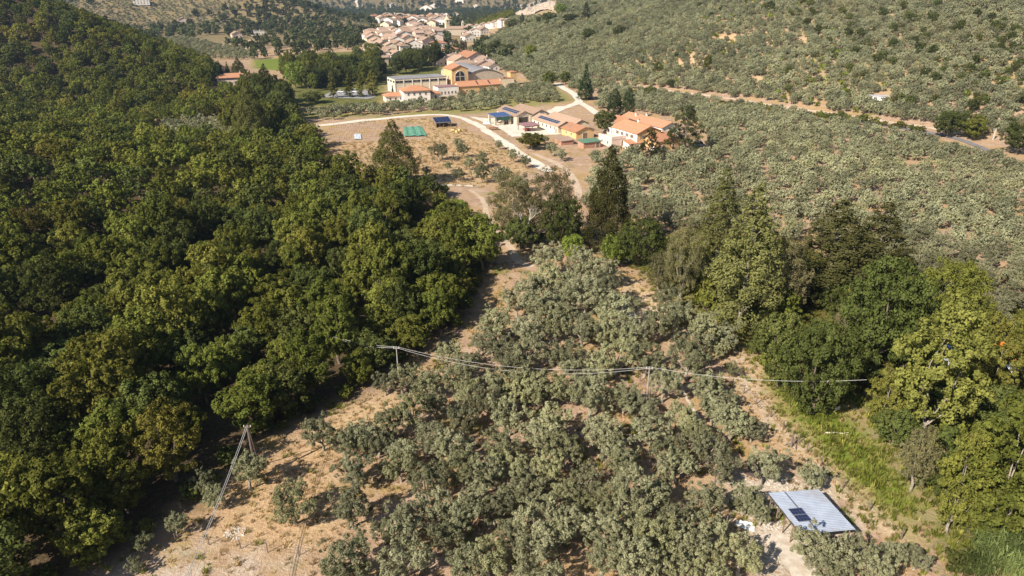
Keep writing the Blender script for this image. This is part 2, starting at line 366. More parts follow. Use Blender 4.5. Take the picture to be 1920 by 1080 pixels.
def ribbon(name, P, w, mat, lift=.06, step=1.5, wob=.25, kind='structure', cols=5, seed=1):
    rnd = random.Random(seed); Q = smooth_line(P, step); v = []; k = len(Q); a = b = 0.0
    for i, p in enumerate(Q):
        t = (Q[min(i+1,k-1)] - Q[max(i-1,0)]).normalized(); nrm = Vector((-t.y, t.x, 0))
        a = .7*a + .3*rnd.uniform(-1,1)*2; b = .7*b + .3*rnd.uniform(-1,1)*2
        wl = w/2 + a*wob; wr = w/2 + b*wob
        for j in range(cols):
            s = j/(cols-1); r = p + nrm*(wl*(1-s) - wr*s); v.append((r.x, r.y, float(Hm(r.x, r.y)) + lift))
    ii = np.arange(k*cols).reshape(k, cols)
    qq = np.stack([ii[:-1,1:], ii[1:,1:], ii[1:,:-1], ii[:-1,:-1]], -1).reshape(-1,4)[:, ::-1]
    o = link(name, mesh_np(name, np.array(v), qq, mat)); return tag(o, kind=kind)
def patch(name, P, mat, lift, step=1.5, seed=3):
    """an area laid on the ground, with an uneven edge"""
    P = np.array(P); rnd = np.random.RandomState(seed); c = P.mean(0)
    out = []
    for i in range(len(P)):
        a, b = P[i], P[(i+1) % len(P)]; k = max(2, int(np.hypot(*(b-a))/step))
        for j in range(k): out.append(a + (b-a)*j/k + rnd.uniform(-.3,.3,2)*min(1, step))
    bm = bmesh.new(); vs = [bm.verts.new((p[0], p[1], 0)) for p in out]; f = bm.faces.new(vs)
    bmesh.ops.triangulate(bm, faces=[f])
    for _ in range(4):
        es = [e for e in bm.edges if e.calc_length() > step*2.2]
        if not es: break
        bmesh.ops.subdivide_edges(bm, edges=es, cuts=1); bmesh.ops.triangulate(bm, faces=bm.faces[:])
    for w in bm.verts: w.co.z = float(Hm(w.co.x, w.co.y)) + lift
    bmesh.ops.recalc_face_normals(bm, faces=bm.faces[:])
    if sum(f.normal.z for f in bm.faces) < 0: bmesh.ops.reverse_faces(bm, faces=bm.faces[:])
    me = bpy.data.meshes.new(name); bm.to_mesh(me); bm.free(); me.materials.append(mat)
    return tag(link(name, me), kind='structure')
ribbon('gravel_road', GP([(560,246),(590,237),(640,231),(700,224),(780,217),(840,216),(880,227),(920,250),(960,277),(1000,303),(1030,322)]), 4.3, GRAVEL, .05, seed=2, wob=.6)
ribbon('gravel_road', GP([(1028,208),(1055,203),(1085,191),(1078,178),(1058,166),(1045,156)]), 4.5, GRAVEL, .06, seed=3)
ribbon('gravel_road', GP([(1085,191),(1105,203),(1120,214)]), 4.2, GRAVEL, .07, seed=4)
patch('farm_yard', GP([(880,219),(915,222),(960,222),(1005,222),(1045,240),(1052,252),(1010,254),(960,257),(945,246),(915,232)]), GRAVEL, .09)
patch('farm_yard', GP([(1020,213),(1042,200),(1060,199),(1058,206),(1038,214)]), GRAVEL, .11)
patch('farm_yard', GP([(1108,262),(1150,255),(1145,270),(1110,272)]), GRAVEL, .09)
ribbon('path', GP([(815,349),(850,347),(900,350)]), 1.6, GRAVEL, .05, seed=5, wob=.1)
ribbon('dirt_track', GP([(1000,288),(1040,305),(1070,328),(1083,352),(1085,372)]), 2.4, DIRT, .05, seed=6)
ribbon('dirt_track', GP([(880,356),(905,375),(915,410),(935,440),(958,465),(972,490),(1000,500)]), 1.7, DIRT, .05, seed=7)
ribbon('path', GP([(1268,705),(1290,750),(1315,790),(1340,830)]), .6, GRAVEL2, .05, seed=8, wob=.15, step=.8)
ribbon('path', GP([(1168,560),(1185,595),(1205,620)]), 1.3, GRAVEL2, .05, seed=9, wob=.3, step=.8)
ribbon('path', GP([(1440,1000),(1480,1040),(1510,1090)]), 2.8, GRAVEL2, .05, seed=10, wob=.8, step=.8)
ribbon('dirt_track', GP([(1110,152),(1160,158),(1250,170),(1340,181),(1440,196),(1540,210),(1640,226),(1740,240),(1800,252)]), 3.0, DIRT, .10, seed=11, wob=.8)
ribbon('asphalt_road', GP([(1430,201),(1500,211),(1580,222),(1660,236),(1730,247),(1800,262),(1870,290)]), 3.2, ASPH, .14, seed=12, wob=.05)
ribbon('path', GP([(1615,229),(1650,224)]), 5.0, GRAVEL, .2, seed=13, wob=.3)
patch('car_park', GP([(600,182),(620,173),(690,168),(705,182),(690,186)]), PAVE, .1, 3)
patch('car_park', GP([(725,170),(745,163),(790,176),(770,184)]), PAVE, .12, 3)
# ------------------------------------------------------------------ trees: shapes
def leaf_mesh(name, lobes, n, size, mat, seed, up=.25, fill=.12, aspect=.6, spread=.6, down=-.75, trunk=None, trunk_mat=None, droop=0.0, sub=9):
    r = np.random.RandomState(seed); lobes = np.asarray(lobes, float); k = len(lobes)
    w = lobes[:,3]**2; w /= w.sum(); m = int(n*2.4)
    # sprays: small sub-lobes sitting on every lobe, mostly on its upper side
    sd_ = r.normal(size=(k, sub, 3)); sd_[:,:,2] += .35; sd_ /= np.linalg.norm(sd_, axis=2)[:,:,None]
    zl = lobes[:,4] if lobes.shape[1] > 4 else np.ones(k)
    so_ = sd_*(lobes[:,3][:,None,None]*r.uniform(.72,1.0,(k,sub,1))); so_[:,:,2] *= zl[:,None]
    sc_ = lobes[:,None,:3] + so_; sr_ = lobes[:,3][:,None]*r.uniform(.24,.42,(k,sub)); st_ = r.rand(k, sub)
    li = r.choice(k, m, p=w); si = r.randint(0, sub, m); d = r.normal(size=(m,3)); d /= np.linalg.norm(d, axis=1)[:,None]
    rad = sr_[li,si]*r.uniform(.55, 1.1, m); off = d*rad[:,None]
    p = sc_[li,si] + off; d = d*.65 + sd_[li,si]*.5; d /= np.linalg.norm(d, axis=1)[:,None]
    ins = np.zeros(m, bool)
    for j in range(k):
        z = lobes[j,4] if lobes.shape[1] > 4 else 1
        q = p - lobes[j,:3]; q = q/np.array([1,1,z]); ins |= ((q**2).sum(1) < (.66*lobes[j,3])**2) & (li != j)
    ok = ((~ins) | (r.rand(m) < fill)) & (d[:,2] > down - .5*r.rand(m))
    sel = np.nonzero(ok)[0][:n]; n = len(sel)
    p = p[sel]; d = d[sel]; li = li[sel]; si = si[sel]
    nr = d + r.normal(size=(n,3))*spread*.6; nr[:,2] += up; nr /= np.linalg.norm(nr, axis=1)[:,None]
    a = r.normal(size=(n,3)); a[:,2] -= droop; t = a - nr*(a*nr).sum(1)[:,None]; t /= np.linalg.norm(t, axis=1)[:,None]; b = np.cross(nr, t)
    s = size*r.uniform(.65, 1.35, n)[:,None]*.5
    fold = nr*s*.35
    v = np.stack([p - t*s, p - b*s*aspect + fold, p + t*s, p + b*s*aspect + fold*.3], 1).reshape(-1,3)
    q = np.arange(4*n).reshape(n,4)
    tint = np.clip(.30*r.rand(k)[li] + .30*st_[li,si] + .40*r.rand(n), 0, 1)
    if trunk is not None:
        tv = np.array(trunk.v); tf = np.array([f if len(f) == 4 else (f[0],f[1],f[2],f[3]) for f in trunk.f if len(f) == 4]) + len(v)
        v = np.concatenate([v, tv]); q = np.concatenate([q, tf]); tint = np.concatenate([tint, np.zeros(len(tf))])
    me = mesh_np(name, v, q, mat)
    if trunk is not None:
        me.materials.append(trunk_mat); mi = np.zeros(len(q), np.int32); mi[n:] = 1; me.polygons.foreach_set('material_index', mi)
    at = me.attributes.new('tint', 'FLOAT', 'FACE'); at.data.foreach_set('value', tint.astype(np.float32))
    return me
def limb(mb, a, b, r0, r1, rnd, n=5, bend=.15, seg=4):
    a = Vector(a); b = Vector(b); L_ = (b-a).length; pts = []; rr = []
    off = Vector((rnd.uniform(-1,1), rnd.uniform(-1,1), rnd.uniform(-.3,.3)))*L_*bend
    for i in range(seg+1):
        t = i/seg; pts.append(a.lerp(b, t) + off*math.sin(math.pi*t)); rr.append(r0 + (r1-r0)*t)
    mb.tube(pts, rr, n, 0, cap=False)
def lobes_round(rnd, R, z0, z1, k, rl, flat=1.0, egg=0.0):
    """lobes spread over a rounded crown between heights z0 and z1"""
    out = []; zc = (z0+z1)/2; hz = (z1-z0)/2; tries = 0
    while len(out) < k and tries < 4000:
        tries += 1
        d = Vector((rnd.gauss(0,1), rnd.gauss(0,1), rnd.gauss(0,1))).normalized(); s = rnd.uniform(.35, 1)**.5
        r = rnd.uniform(*rl); x, y, z = d.x*s*(R-r), d.y*s*(R-r), zc + d.z*s*max(.2, hz-r*.8)
        f = 1 - egg*max(0, (z-zc)/hz); x *= f; y *= f
        if all((Vector(o[:3]) - Vector((x,y,z))).length > .55*(o[3]+r) for o in out) or tries > 1500: out.append((x, y, z, r, flat))
    return out
def trunk_to(rnd, lobes, h, r0, n=6, count=6, forks=1):
    mb = MB(); base = Vector((0,0,-.3)); fork = Vector((rnd.uniform(-.2,.2)*h, rnd.uniform(-.2,.2)*h, h))
    limb(mb, base, fork, r0*1.25, r0*.8, rnd, 7, .12)
    for o in sorted(lobes, key=lambda o: -o[3])[:count]: limb(mb, fork, Vector(o[:3]), r0*.5, r0*.12, rnd, 4, .12, 3)
    return mb
DPOP = foliage('dark_poplar_leaf', (.030,.034,.010), (.110,.112,.036), (.11,.09,.03), .12, .2, .0, .02)
PROTO = {}
def make(kind, variants): PROTO[kind] = variants
def olive_set():
    out = []
    for s in range(6):
        rnd = random.Random(100+s); R = rnd.uniform(2.4, 2.8)
        lb = lobes_round(rnd, R, 1.1, 4.5, 13+s%3*2, (.55, 1.0), .95)
        lb += [(rnd.uniform(-1.6,1.6), rnd.uniform(-1.6,1.6), rnd.uniform(3.6,4.3), rnd.uniform(.3,.5), 1.5) for _ in range(5)]
        out.append((trunk_to(rnd, lb, 1.1, .17, count=7).mesh('trunk', PALEBARK), leaf_mesh('crown', lb, 10000, .165, OLIVE, 100+s, up=.35, fill=.2, aspect=.45, spread=.9)))
    return out
def broad_set(mat, seed, nvar=3, n=11000, R=5.0, z=(.9, 10.8), size=.34, k=26, rl=(1.05, 1.95), egg=.15, bark=BARK, spread=.75, aspect=.62):
    out = []
    for s in range(nvar):
        rnd = random.Random(seed+s); lb = lobes_round(rnd, R*rnd.uniform(.9,1.1), z[0], z[1]*rnd.uniform(.92,1.08), k, rl, .85, egg)
        out.append((trunk_to(rnd, lb, z[0]+1.2, .05*R, count=7).mesh('trunk', bark), leaf_mesh('crown', lb, n, size, mat, seed+s, up=.3, fill=.15, spread=spread, aspect=aspect)))
    return out
def spire_set(mat, seed, nvar, Hh, R, n, size, shape, bark=BARK, rl=.34, k=46, zs=1.5, low=.04, frac=(.42,.62)):
    """tall upright crowns: poplars and cypresses"""
    out = []
    for s in range(nvar):
        rnd = random.Random(seed+s); lb = []
        for i in range(k):
            t = low + (1-low)*((i+.5)/k)**.9; z = t*Hh*.97; rr = R*shape(t)*rnd.uniform(.88,1.06); a = i*2.399 + rnd.uniform(-.5,.5)
            r = max(.16*R, rr*rnd.uniform(*frac)); d = max(0, rr - r*.8)
            lb.append((math.cos(a)*d, math.sin(a)*d, z, r, zs))
        mb = MB(); mb.tube([(0,0,-.4),(0.05,0,Hh*.3),(0,.1,Hh*.6),(0,0,Hh*.93)], [.03*Hh*.5,.02*Hh*.5,.012*Hh*.5,.02], 7, 0, False)
        for o in rnd.sample(lb, min(10, len(lb))): limb(mb, (0,0,max(.5,o[2]-o[3]*1.8)), o[:3], .08, .03, rnd, 4, .08, 3)
        out.append((mb.mesh('trunk', bark), leaf_mesh('crown', lb, n, size, mat, seed+s, up=.25, fill=.1, spread=.7, aspect=.55)))
    return out
def pine_set():
    out = []
    for s in range(2):
        rnd = random.Random(700+s); lb = []; Hh = 13
        for i in range(30):
            t = .15 + .85*(i+.5)/30; R = 4.8*(1-t)**.75+.7; a = i*2.4+rnd.uniform(-.4,.4); d = R*rnd.uniform(.35,.85)
            lb.append((math.cos(a)*d, math.sin(a)*d, t*Hh, rnd.uniform(1.0,1.7)*(1.2-.5*t), .55))
        mb = MB(); mb.tube([(0,0,-.4),(0,0,5),(.1,0,9),(0,0,12.6)], [.3,.22,.14,.04], 7, 0, False)
        for o in lb[::2]: limb(mb, (0,0,o[2]-.4), o[:3], .08, .03, rnd, 4, .05, 3)
        out.append((mb.mesh('trunk', BARK), leaf_mesh('crown', lb, 10000, .34, PINEM, 700+s, up=.4, fill=.2, spread=.8, aspect=.4)))
    return out
make('olive', olive_set())
make('oak', broad_set(OAK, 200, 4)); make('oakl', broad_set(OAKL, 220, 3)); make('oakd', broad_set(OAKD, 240, 3, k=30)); make('rust', broad_set(RUST, 260, 2, n=9000, size=.32))
make('willow', broad_set(WILLOW, 280, 2, n=10000, size=.30, aspect=.35, spread=1.0, bark=PALEBARK)); make('lime', broad_set(LIME, 290, 2, n=7000, R=4, z=(.3,6), size=.30))
make('popy', broad_set(POPY, 300, 3, n=16000, R=5.2, z=(1.0,17), size=.33, k=40, rl=(1.0,1.8), egg=.35, bark=PALEBARK))
make('popg', broad_set(OAK, 320, 2, n=16000, R=5.2, z=(.5,16), size=.31, k=40, rl=(1.0,1.8), egg=.3, bark=PALEBARK))
make('bigd', broad_set(OAKD, 330, 2, n=19000, R=8, z=(.6,14), size=.36, k=58, rl=(1.3,2.3))); make('bigo', broad_set(OAK, 334, 2, n=19000, R=8, z=(.6,14), size=.36, k=58, rl=(1.3,2.3))); make('bigw', broad_set(WILLOW, 337, 2, n=18000, R=7, z=(.8,14), size=.30, k=54, rl=(1.1,2.0), aspect=.35, spread=1.0, bark=PALEBARK))
make('poplar', spire_set(POPL, 340, 3, 22, 4.2, 17000, .32, lambda t: max(.06, min(1,.4+t*2.2)*(1-t)**.62*1.22), PALEBARK, k=70, frac=(.45,.65)))
make('dpoplar', spire_set(DPOP, 350, 2, 22, 5.6, 26000, .40, lambda t: max(.08, (1-max(0,(t-.1)/.9)**1.75)**.85*(.85 if t < .12 else 1)), BARK, k=110, frac=(.55,.75)))
make('column', spire_set(POPY, 360, 2, 15, 2.2, 2600, .5, lambda t: max(.1, math.sin(math.pi*min(1,.2+t*.8))**.7), BARK, k=26))
make('cypress', spire_set(CYPR, 370, 2, 18, 2.6, 9000, .34, lambda t: max(.05, (1-t)**.8 if t > .2 else .8+.2*t), BARK, k=80, zs=1.8, frac=(.6,.8)))
make('cypcol', spire_set(CYPR, 380, 2, 16, 2.5, 9000, .34, lambda t: max(.15, 1-t**4*.8 if t > .1 else .85), BARK, k=80, zs=1.6, low=.08, frac=(.6,.8)))
make('pine', pine_set())
def shrub_set(mat, seed, nvar=2, n=1100):
    out = []
    for s in range(nvar):
        rnd = random.Random(seed+s); lb = lobes_round(rnd, 1.5, .1, 2.3, 9, (.45,.75), .9)
        mb = MB(); 
        for o in lb[:5]: limb(mb, (0,0,-.1), o[:3], .06, .02, rnd, 4, .1, 3)
        out.append((mb.mesh('stem', BARK), leaf_mesh('foliage', lb, n, .26, mat, seed+s, fill=.2)))
    return out
make('shrubg', shrub_set(OAK, 400)); make('shrubd', shrub_set(OAKD, 410)); make('shrubl', shrub_set(LIME, 420))
# low-detail crowns for the far mass, one mesh each, in a collection of their own
def far_set(name, mat, seed, nvar, R, z, n, size, k, rl, bark, flat=.9, egg=.1):
    c = bpy.data.collections.new(name)
    for s in range(nvar):
        rnd = random.Random(seed+s); lb = lobes_round(rnd, R, z[0], z[1], k, rl, flat, egg); mb = MB(); mb.tube([(0,0,-.6),(0,0,(z[0]+z[1])/2)], [.07*R,.04*R], 4, 0, False)
        me = leaf_mesh(name, lb, n, size, mat, seed+s, up=.3, fill=.1, spread=.7, trunk=mb, trunk_mat=bark); link('%s_%02d' % (name, s), me, col=c)
    return c
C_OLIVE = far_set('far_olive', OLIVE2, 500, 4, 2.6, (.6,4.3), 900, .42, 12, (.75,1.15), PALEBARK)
C_OAK = far_set('far_oak', OAK, 510, 4, 4.8, (.6,9.5), 1500, .66, 15, (1.2,2.1), BARK, egg=.2)
C_OAKL = far_set('far_light_oak', OAKL, 520, 3, 4.8, (.6,9.5), 1500, .66, 15, (1.2,2.1), BARK, egg=.2)
C_OAKD = far_set('far_dark_oak', OAKD, 525, 3, 4.8, (.6,9.5), 1500, .66, 15, (1.2,2.1), BARK, egg=.2)
C_FARW = far_set('distant_tree', FARM, 530, 3, 4.4, (.3,8), 160, 1.9, 9, (1.4,2.3), BARK)
C_SCRUB = far_set('scrub', LIME, 540, 2, 1.6, (0,2.2), 160, .6, 6, (.6,.9), BARK)
def gn_scatter(name, label, coll, x, y, sc, rz=None, lift=0.0, idx=None, kind='stuff', cat=None, nvar=4, tilt=0.0, seed=5):
    r = np.random.RandomState(seed); k = len(x)
    z = Hm(x, y) + lift; me = bpy.data.meshes.new(name); me.vertices.add(k); me.vertices.foreach_set('co', np.stack([x,y,z],-1).astype(np.float32).ravel())
    for nm, typ, dat in (('rz','FLOAT', r.uniform(0,6.283,k) if rz is None else rz), ('sc','FLOAT', sc), ('pi','INT', r.randint(0,nvar,k) if idx is None else idx)):
        a = me.attributes.new(nm, typ, 'POINT'); a.data.foreach_set('value', np.asarray(dat).astype(np.int32 if typ == 'INT' else np.float32))
    o = link(name, me); tag(o, label, cat, None, kind)
    g = bpy.data.node_groups.new(name, 'GeometryNodeTree')
    g.interface.new_socket('Geometry', in_out='INPUT', socket_type='NodeSocketGeometry'); g.interface.new_socket('Geometry', in_out='OUTPUT', socket_type='NodeSocketGeometry')
    gi = g.nodes.new('NodeGroupInput'); go = g.nodes.new('NodeGroupOutput')
    ci = g.nodes.new('GeometryNodeCollectionInfo'); ci.inputs[0].default_value = coll; ci.inputs[1].default_value = True; ci.inputs[2].default_value = True
    ip = g.nodes.new('GeometryNodeInstanceOnPoints'); ip.inputs['Pick Instance'].default_value = True
    def at(nm, typ):
        a = g.nodes.new('GeometryNodeInputNamedAttribute'); a.data_type = typ; a.inputs[0].default_value = nm
        return [s for s in a.outputs if s.enabled and s.name == 'Attribute'][0]
    g.links.new(gi.outputs[0], ip.inputs['Points']); g.links.new(ci.outputs[0], ip.inputs['Instance'])
    g.links.new(at('pi','INT'), ip.inputs['Instance Index'])
    cx = g.nodes.new('ShaderNodeCombineXYZ'); g.links.new(at('rz','FLOAT'), cx.inputs[2])
    e2 = g.nodes.new('FunctionNodeEulerToRotation'); g.links.new(cx.outputs[0], e2.inputs[0]); g.links.new(e2.outputs[0], ip.inputs['Rotation'])
    g.links.new(at('sc','FLOAT'), ip.inputs['Scale']); g.links.new(ip.outputs[0], go.inputs[0])
    md = o.modifiers.new('scatter', 'NODES'); md.node_group = g
    return o
RT = random.Random(77)
PARTN = {'shrubg':('stem','foliage'),'shrubd':('stem','foliage'),'shrubl':('stem','foliage')}
def tree(name, kind, x, y, s, sz=None, label=None, cat='tree', group=None, rz=None, z=None, var=None, lean=None):
    pr = PROTO[kind]; t, c = pr[RT.randrange(len(pr)) if var is None else var % len(pr)]
    o = empty(name, (x, y, float(Hm(x,y)) if z is None else z), RT.uniform(0,6.28) if rz is None else rz, label, cat, group)
    if lean: o.rotation_euler = (lean[0], lean[1], o.rotation_euler[2])
    o.scale = (s, s, s if sz is None else sz)
    a, b = PARTN.get(kind, ('trunk','crown')); link(a, t, o); link(b, c, o); return o
def grid_scatter(x0, x1, y0, y1, step, seed, jit=.42, umargin=130, vtop=-60, vbot=1180, rot=0.0):
    r = np.random.RandomState(seed); xs = np.arange(x0, x1, step); ys = np.arange(y0, y1, step); X, Y = np.meshgrid(xs, ys)
    X = X + r.uniform(-jit,jit,X.shape)*step; Y = Y + r.uniform(-jit,jit,Y.shape)*step; X = X.ravel(); Y = Y.ravel()
    if rot:
        cx, cy = (x0+x1)/2, (y0+y1)/2; c, s = math.cos(rot), math.sin(rot); X, Y = cx+(X-cx)*c-(Y-cy)*s, cy+(X-cx)*s+(Y-cy)*c
    u, v, d = proj(X, Y, Hm(X,Y)); k = (d > 20) & (u > -umargin) & (u < 1920+umargin) & (v > vtop) & (v < vbot)
    return X[k], Y[k]
# ------------------------------------------------------------------ trees: the ones with a place of their own
DIM = {'olive':(2.6,4.5),'oak':(5,10.8),'oakl':(5,10.8),'oakd':(5,10.8),'rust':(5,10.8),'willow':(5,10.8),'lime':(4,6),'bigd':(8,14),'bigo':(8,14),'bigw':(7,14),'popy':(5.2,17),'popg':(5.2,16),
       'poplar':(4.2,22),'dpoplar':(5.6,22),'column':(2.2,15),'cypress':(2.4,18),'cypcol':(2.3,16),'pine':(4.8,13),'shrubg':(1.5,2.3),'shrubd':(1.5,2.3),'shrubl':(1.5,2.3)}
OCC = []       # x, y, radius of what already stands
def hand(name, kind, ub, vb, vt, rp, label, group=None, cat='tree', lean=None):
    p = G(ub, vb); _, _, dep = proj(*p); R, Hh = DIM[kind]; R_ = rp*float(dep)/F; h = height_for(p.x, p.y, p.z, vt)
    OCC.append((p.x, p.y, R_*.8)); return tree(name, kind, p.x, p.y, R_/R, h/Hh, label, cat, group, lean=lean)
for a in [
 ('poplar_tree','dpoplar',742,347,226,42,'broad dark pyramidal poplar alone at the edge of the tan field'),
 ('poplar_tree','dpoplar',1137,468,277,41,'tall dark poplar standing by the end of the dirt track'),
 ('broadleaf_tree','bigd',1198,500,405,50,'round deep green tree beside the tall dark poplar'),
 ('broadleaf_tree','lime',1150,500,438,30,'bright green bushy tree at the foot of the tall dark poplar'),
 ('broadleaf_tree','bigw',1275,560,415,48,'grey green tree with pale bare trunks behind the bare clearing'),
 ('broadleaf_tree','willow',1235,545,470,32,'low grey green tree hanging over the weedy edge of the clearing'),
 ('poplar_tree','poplar',1385,615,342,66,'tall brownish green poplar, tallest of the belt behind the olive grove'),
 ('poplar_tree','poplar',1338,520,316,48,'slim brownish poplar rising behind the grey green tree with pale trunks'),
 ('broadleaf_tree','bigw',1455,600,430,60,'wide grey brown tree between the tall poplar and the leaning one'),
 ('poplar_tree','poplar',1545,565,372,78,'leaning feathery poplar swept towards the hillside olive grove'),
 ('poplar_tree','poplar',1625,560,380,70,'second wind-swept poplar against the hillside olive grove'),
 ('broadleaf_tree','bigd',1640,690,470,95,'broad dark green tree in the middle of the stream belt'),
 ('broadleaf_tree','bigo',1755,640,480,75,'rounded green tree with its back to the upper olive grove'),
 ('broadleaf_tree','oakd',1455,690,575,50,'low dark green tree at the grassy edge, left of the big round one'),
 ('broadleaf_tree','bigd',1520,775,590,80,'big round dark green tree overhanging the green strip'),
 ('poplar_tree','popy',1725,830,540,82,'large yellow green poplar with pale branches beside the stream'),
 ('poplar_tree','popy',1650,800,690,38,'small yellow green poplar at the corner of the green strip'),
 ('poplar_tree','popy',1832,775,575,46,'yellow green poplar behind the blue tarpaulin'),
 ('poplar_tree','popy',1955,800,590,48,'yellow green poplar at the frame edge beyond the orange tent'),
 ('broadleaf_tree','willow',1705,920,790,48,'small silvery willow leaning over the end of the green strip'),
 ('poplar_tree','popg',1850,1010,730,95,'large glossy green poplar above the reeds'),
 ('poplar_tree','popg',1775,1000,800,52,'dark poplar flank facing the tin-roofed shed'),
 ('poplar_tree','popg',1950,960,720,70,'green poplar cut by the frame edge above the reeds'),
 ('broadleaf_tree','bigw',962,455,312,58,'rounded grey green tree behind the bare dead tree'),
 ('broadleaf_tree','bigw',1030,455,312,64,'dense round tree where the gravel road meets the grove'),
 ('broadleaf_tree','bigd',1050,465,355,46,'dark shaded tree on the shadowed bend of the track'),
 ('broadleaf_tree','oakd',975,468,400,36,'low dark tree directly behind the pale dead branches'),
 ('broadleaf_tree','lime',1072,482,440,26,'yellow green shrubby tree in front of the shadowed bend'),
 ('broadleaf_tree','lime',858,412,372,26,'bright green bush-like tree at the top of the near wood by the track'),
 ('broadleaf_tree','lime',828,366,345,18,'small bright green tree under the white path end'),
 ('broadleaf_tree','willow',792,398,352,34,'pale grey green tree on the brow of the near wood'),
 ('broadleaf_tree','willow',735,385,345,30,'second pale grey green tree on the brow of the near wood'),
 ('walnut_tree','oakl',997,279,243,33,'spreading green walnut tree shading the farm yard edge'),
 ('cypress_tree','cypress',1097,187,120,15,'tallest pointed cypress beside the junction of white tracks'),
 ('cypress_tree','cypcol',1151,224,166,12,'columnar cypress behind the farmhouse, nearer the barns'),
 ('cypress_tree','cypcol',1177,224,163,10,'columnar cypress behind the orange farmhouse roof'),
 ('broadleaf_tree','oakd',1133,250,205,24,'dark bushy tree between the barns and the farmhouse'),
 ('pine_tree','pine',1283,285,200,42,'large dark cedar-like pine at the end of the farmhouse'),
 ('pine_tree','pine',1218,300,243,24,'small open pine in front of the ochre gable'),
 ('poplar_tree','column',625,183,132,10,'slim yellowing poplar by the car park, first of its row'),
 ('poplar_tree','column',655,182,135,10,'slim yellowing poplar by the car park, second of its row'),
 ('poplar_tree','column',676,182,142,7,'thin short poplar by the car park, third of its row'),
 ('poplar_tree','column',699,178,130,12,'slim poplar nearest the long cream factory'),
 ('broadleaf_tree','oak',795,168,148,10,'small round green tree in front of the long cream factory'),
 ('broadleaf_tree','oakd',588,192,168,24,'round dark tree at the end of the car park'),
 ('broadleaf_tree','lime',555,165,113,24,'light green conifer-like tree among the dark valley trees'),
 ('poplar_tree','dpoplar',478,270,150,30,'tall dark tree standing over the small olive patch'),
 ('poplar_tree','dpoplar',450,150,108,14,'dark upright tree beside the red-roofed house'),
 ('poplar_tree','dpoplar',500,172,120,15,'dark upright tree below the green football field'),
 ('cypress_tree','cypress',413,142,113,6,'slender dark cypress behind the red-roofed house'),
 ('cypress_tree','cypress',428,142,115,5,'slender cypress next to another behind the red-roofed house'),
 ('cypress_tree','cypcol',856,98,72,4,'dark cypress among the town houses under the church'),
 ('cypress_tree','cypcol',866,98,70,4,'dark cypress beside the orange-roofed town houses'),
 ('cypress_tree','cypcol',872,96,74,4,'small dark cypress at the end of the town cypress group'),
 ('cypress_tree','cypcol',979,50,24,4,'lone cypress under the pale rock face'),
 ('broadleaf_tree','oakd',1103,75,50,14,'single round dark tree high on the terraced hill'),
 ('broadleaf_tree','oakd',960,55,34,16,'dark round tree below the pale rock face'),
 ('broadleaf_tree','lime',1050,28,5,14,'yellow green tree at the top of the rock face'),
 ('pine_tree','pine',1098,38,5,11,'dark pine standing alone above the olive terraces'),
 ('broadleaf_tree','oakd',1030,42,20,18,'dark spreading tree beside the rock face'),
 ('broadleaf_tree','oakd',1070,42,24,20,'low dark tree in the row beside the rock face'),
 ('broadleaf_tree','oak',1030,162,133,17,'round tree at the head of the upper white track'),
 ('broadleaf_tree','oak',1060,158,133,13,'second round tree at the head of the upper white track'),
 ('broadleaf_tree','oakd',1220,180,160,13,'bushy tree on the bank of the hill road'),
 ('broadleaf_tree','oakd',1257,165,148,10,'small round tree above the hill road'),
 ('broadleaf_tree','oak',1540,232,210,13,'bush-like green tree on the bank above the asphalt road'),
 ('broadleaf_tree','oakd',1775,258,205,30,'dark green tree where the asphalt road bends'),
 ('broadleaf_tree','oak',1820,262,212,30,'dark green tree beside the road bend, towards the white post'),
 ('broadleaf_tree','oakd',1905,290,225,34,'dark tree at the frame edge below the hill'),
 ('broadleaf_tree','oak',1325,133,100,10,'dark bush-like tree by the earth scar on the hill'),
 ('broadleaf_tree','oak',930,95,74,14,'dark tree in the clump on the lower terraces'),
 ('broadleaf_tree','oakd',955,100,80,14,'darkest tree of the clump on the lower terraces'),
 ('broadleaf_tree','oakd',910,82,64,12,'upper tree of the clump on the lower terraces'),
 ('broadleaf_tree','lime',995,105,84,14,'yellow green tree beside the clump on the lower terraces'),
 ('broadleaf_tree','oakd',1160,70,46,14,'dark tree in the fold of the terraced hill'),
 ('broadleaf_tree','oakd',660,150,100,22,'dark leafy tree behind the yellowing poplars'),
]: hand(*a)

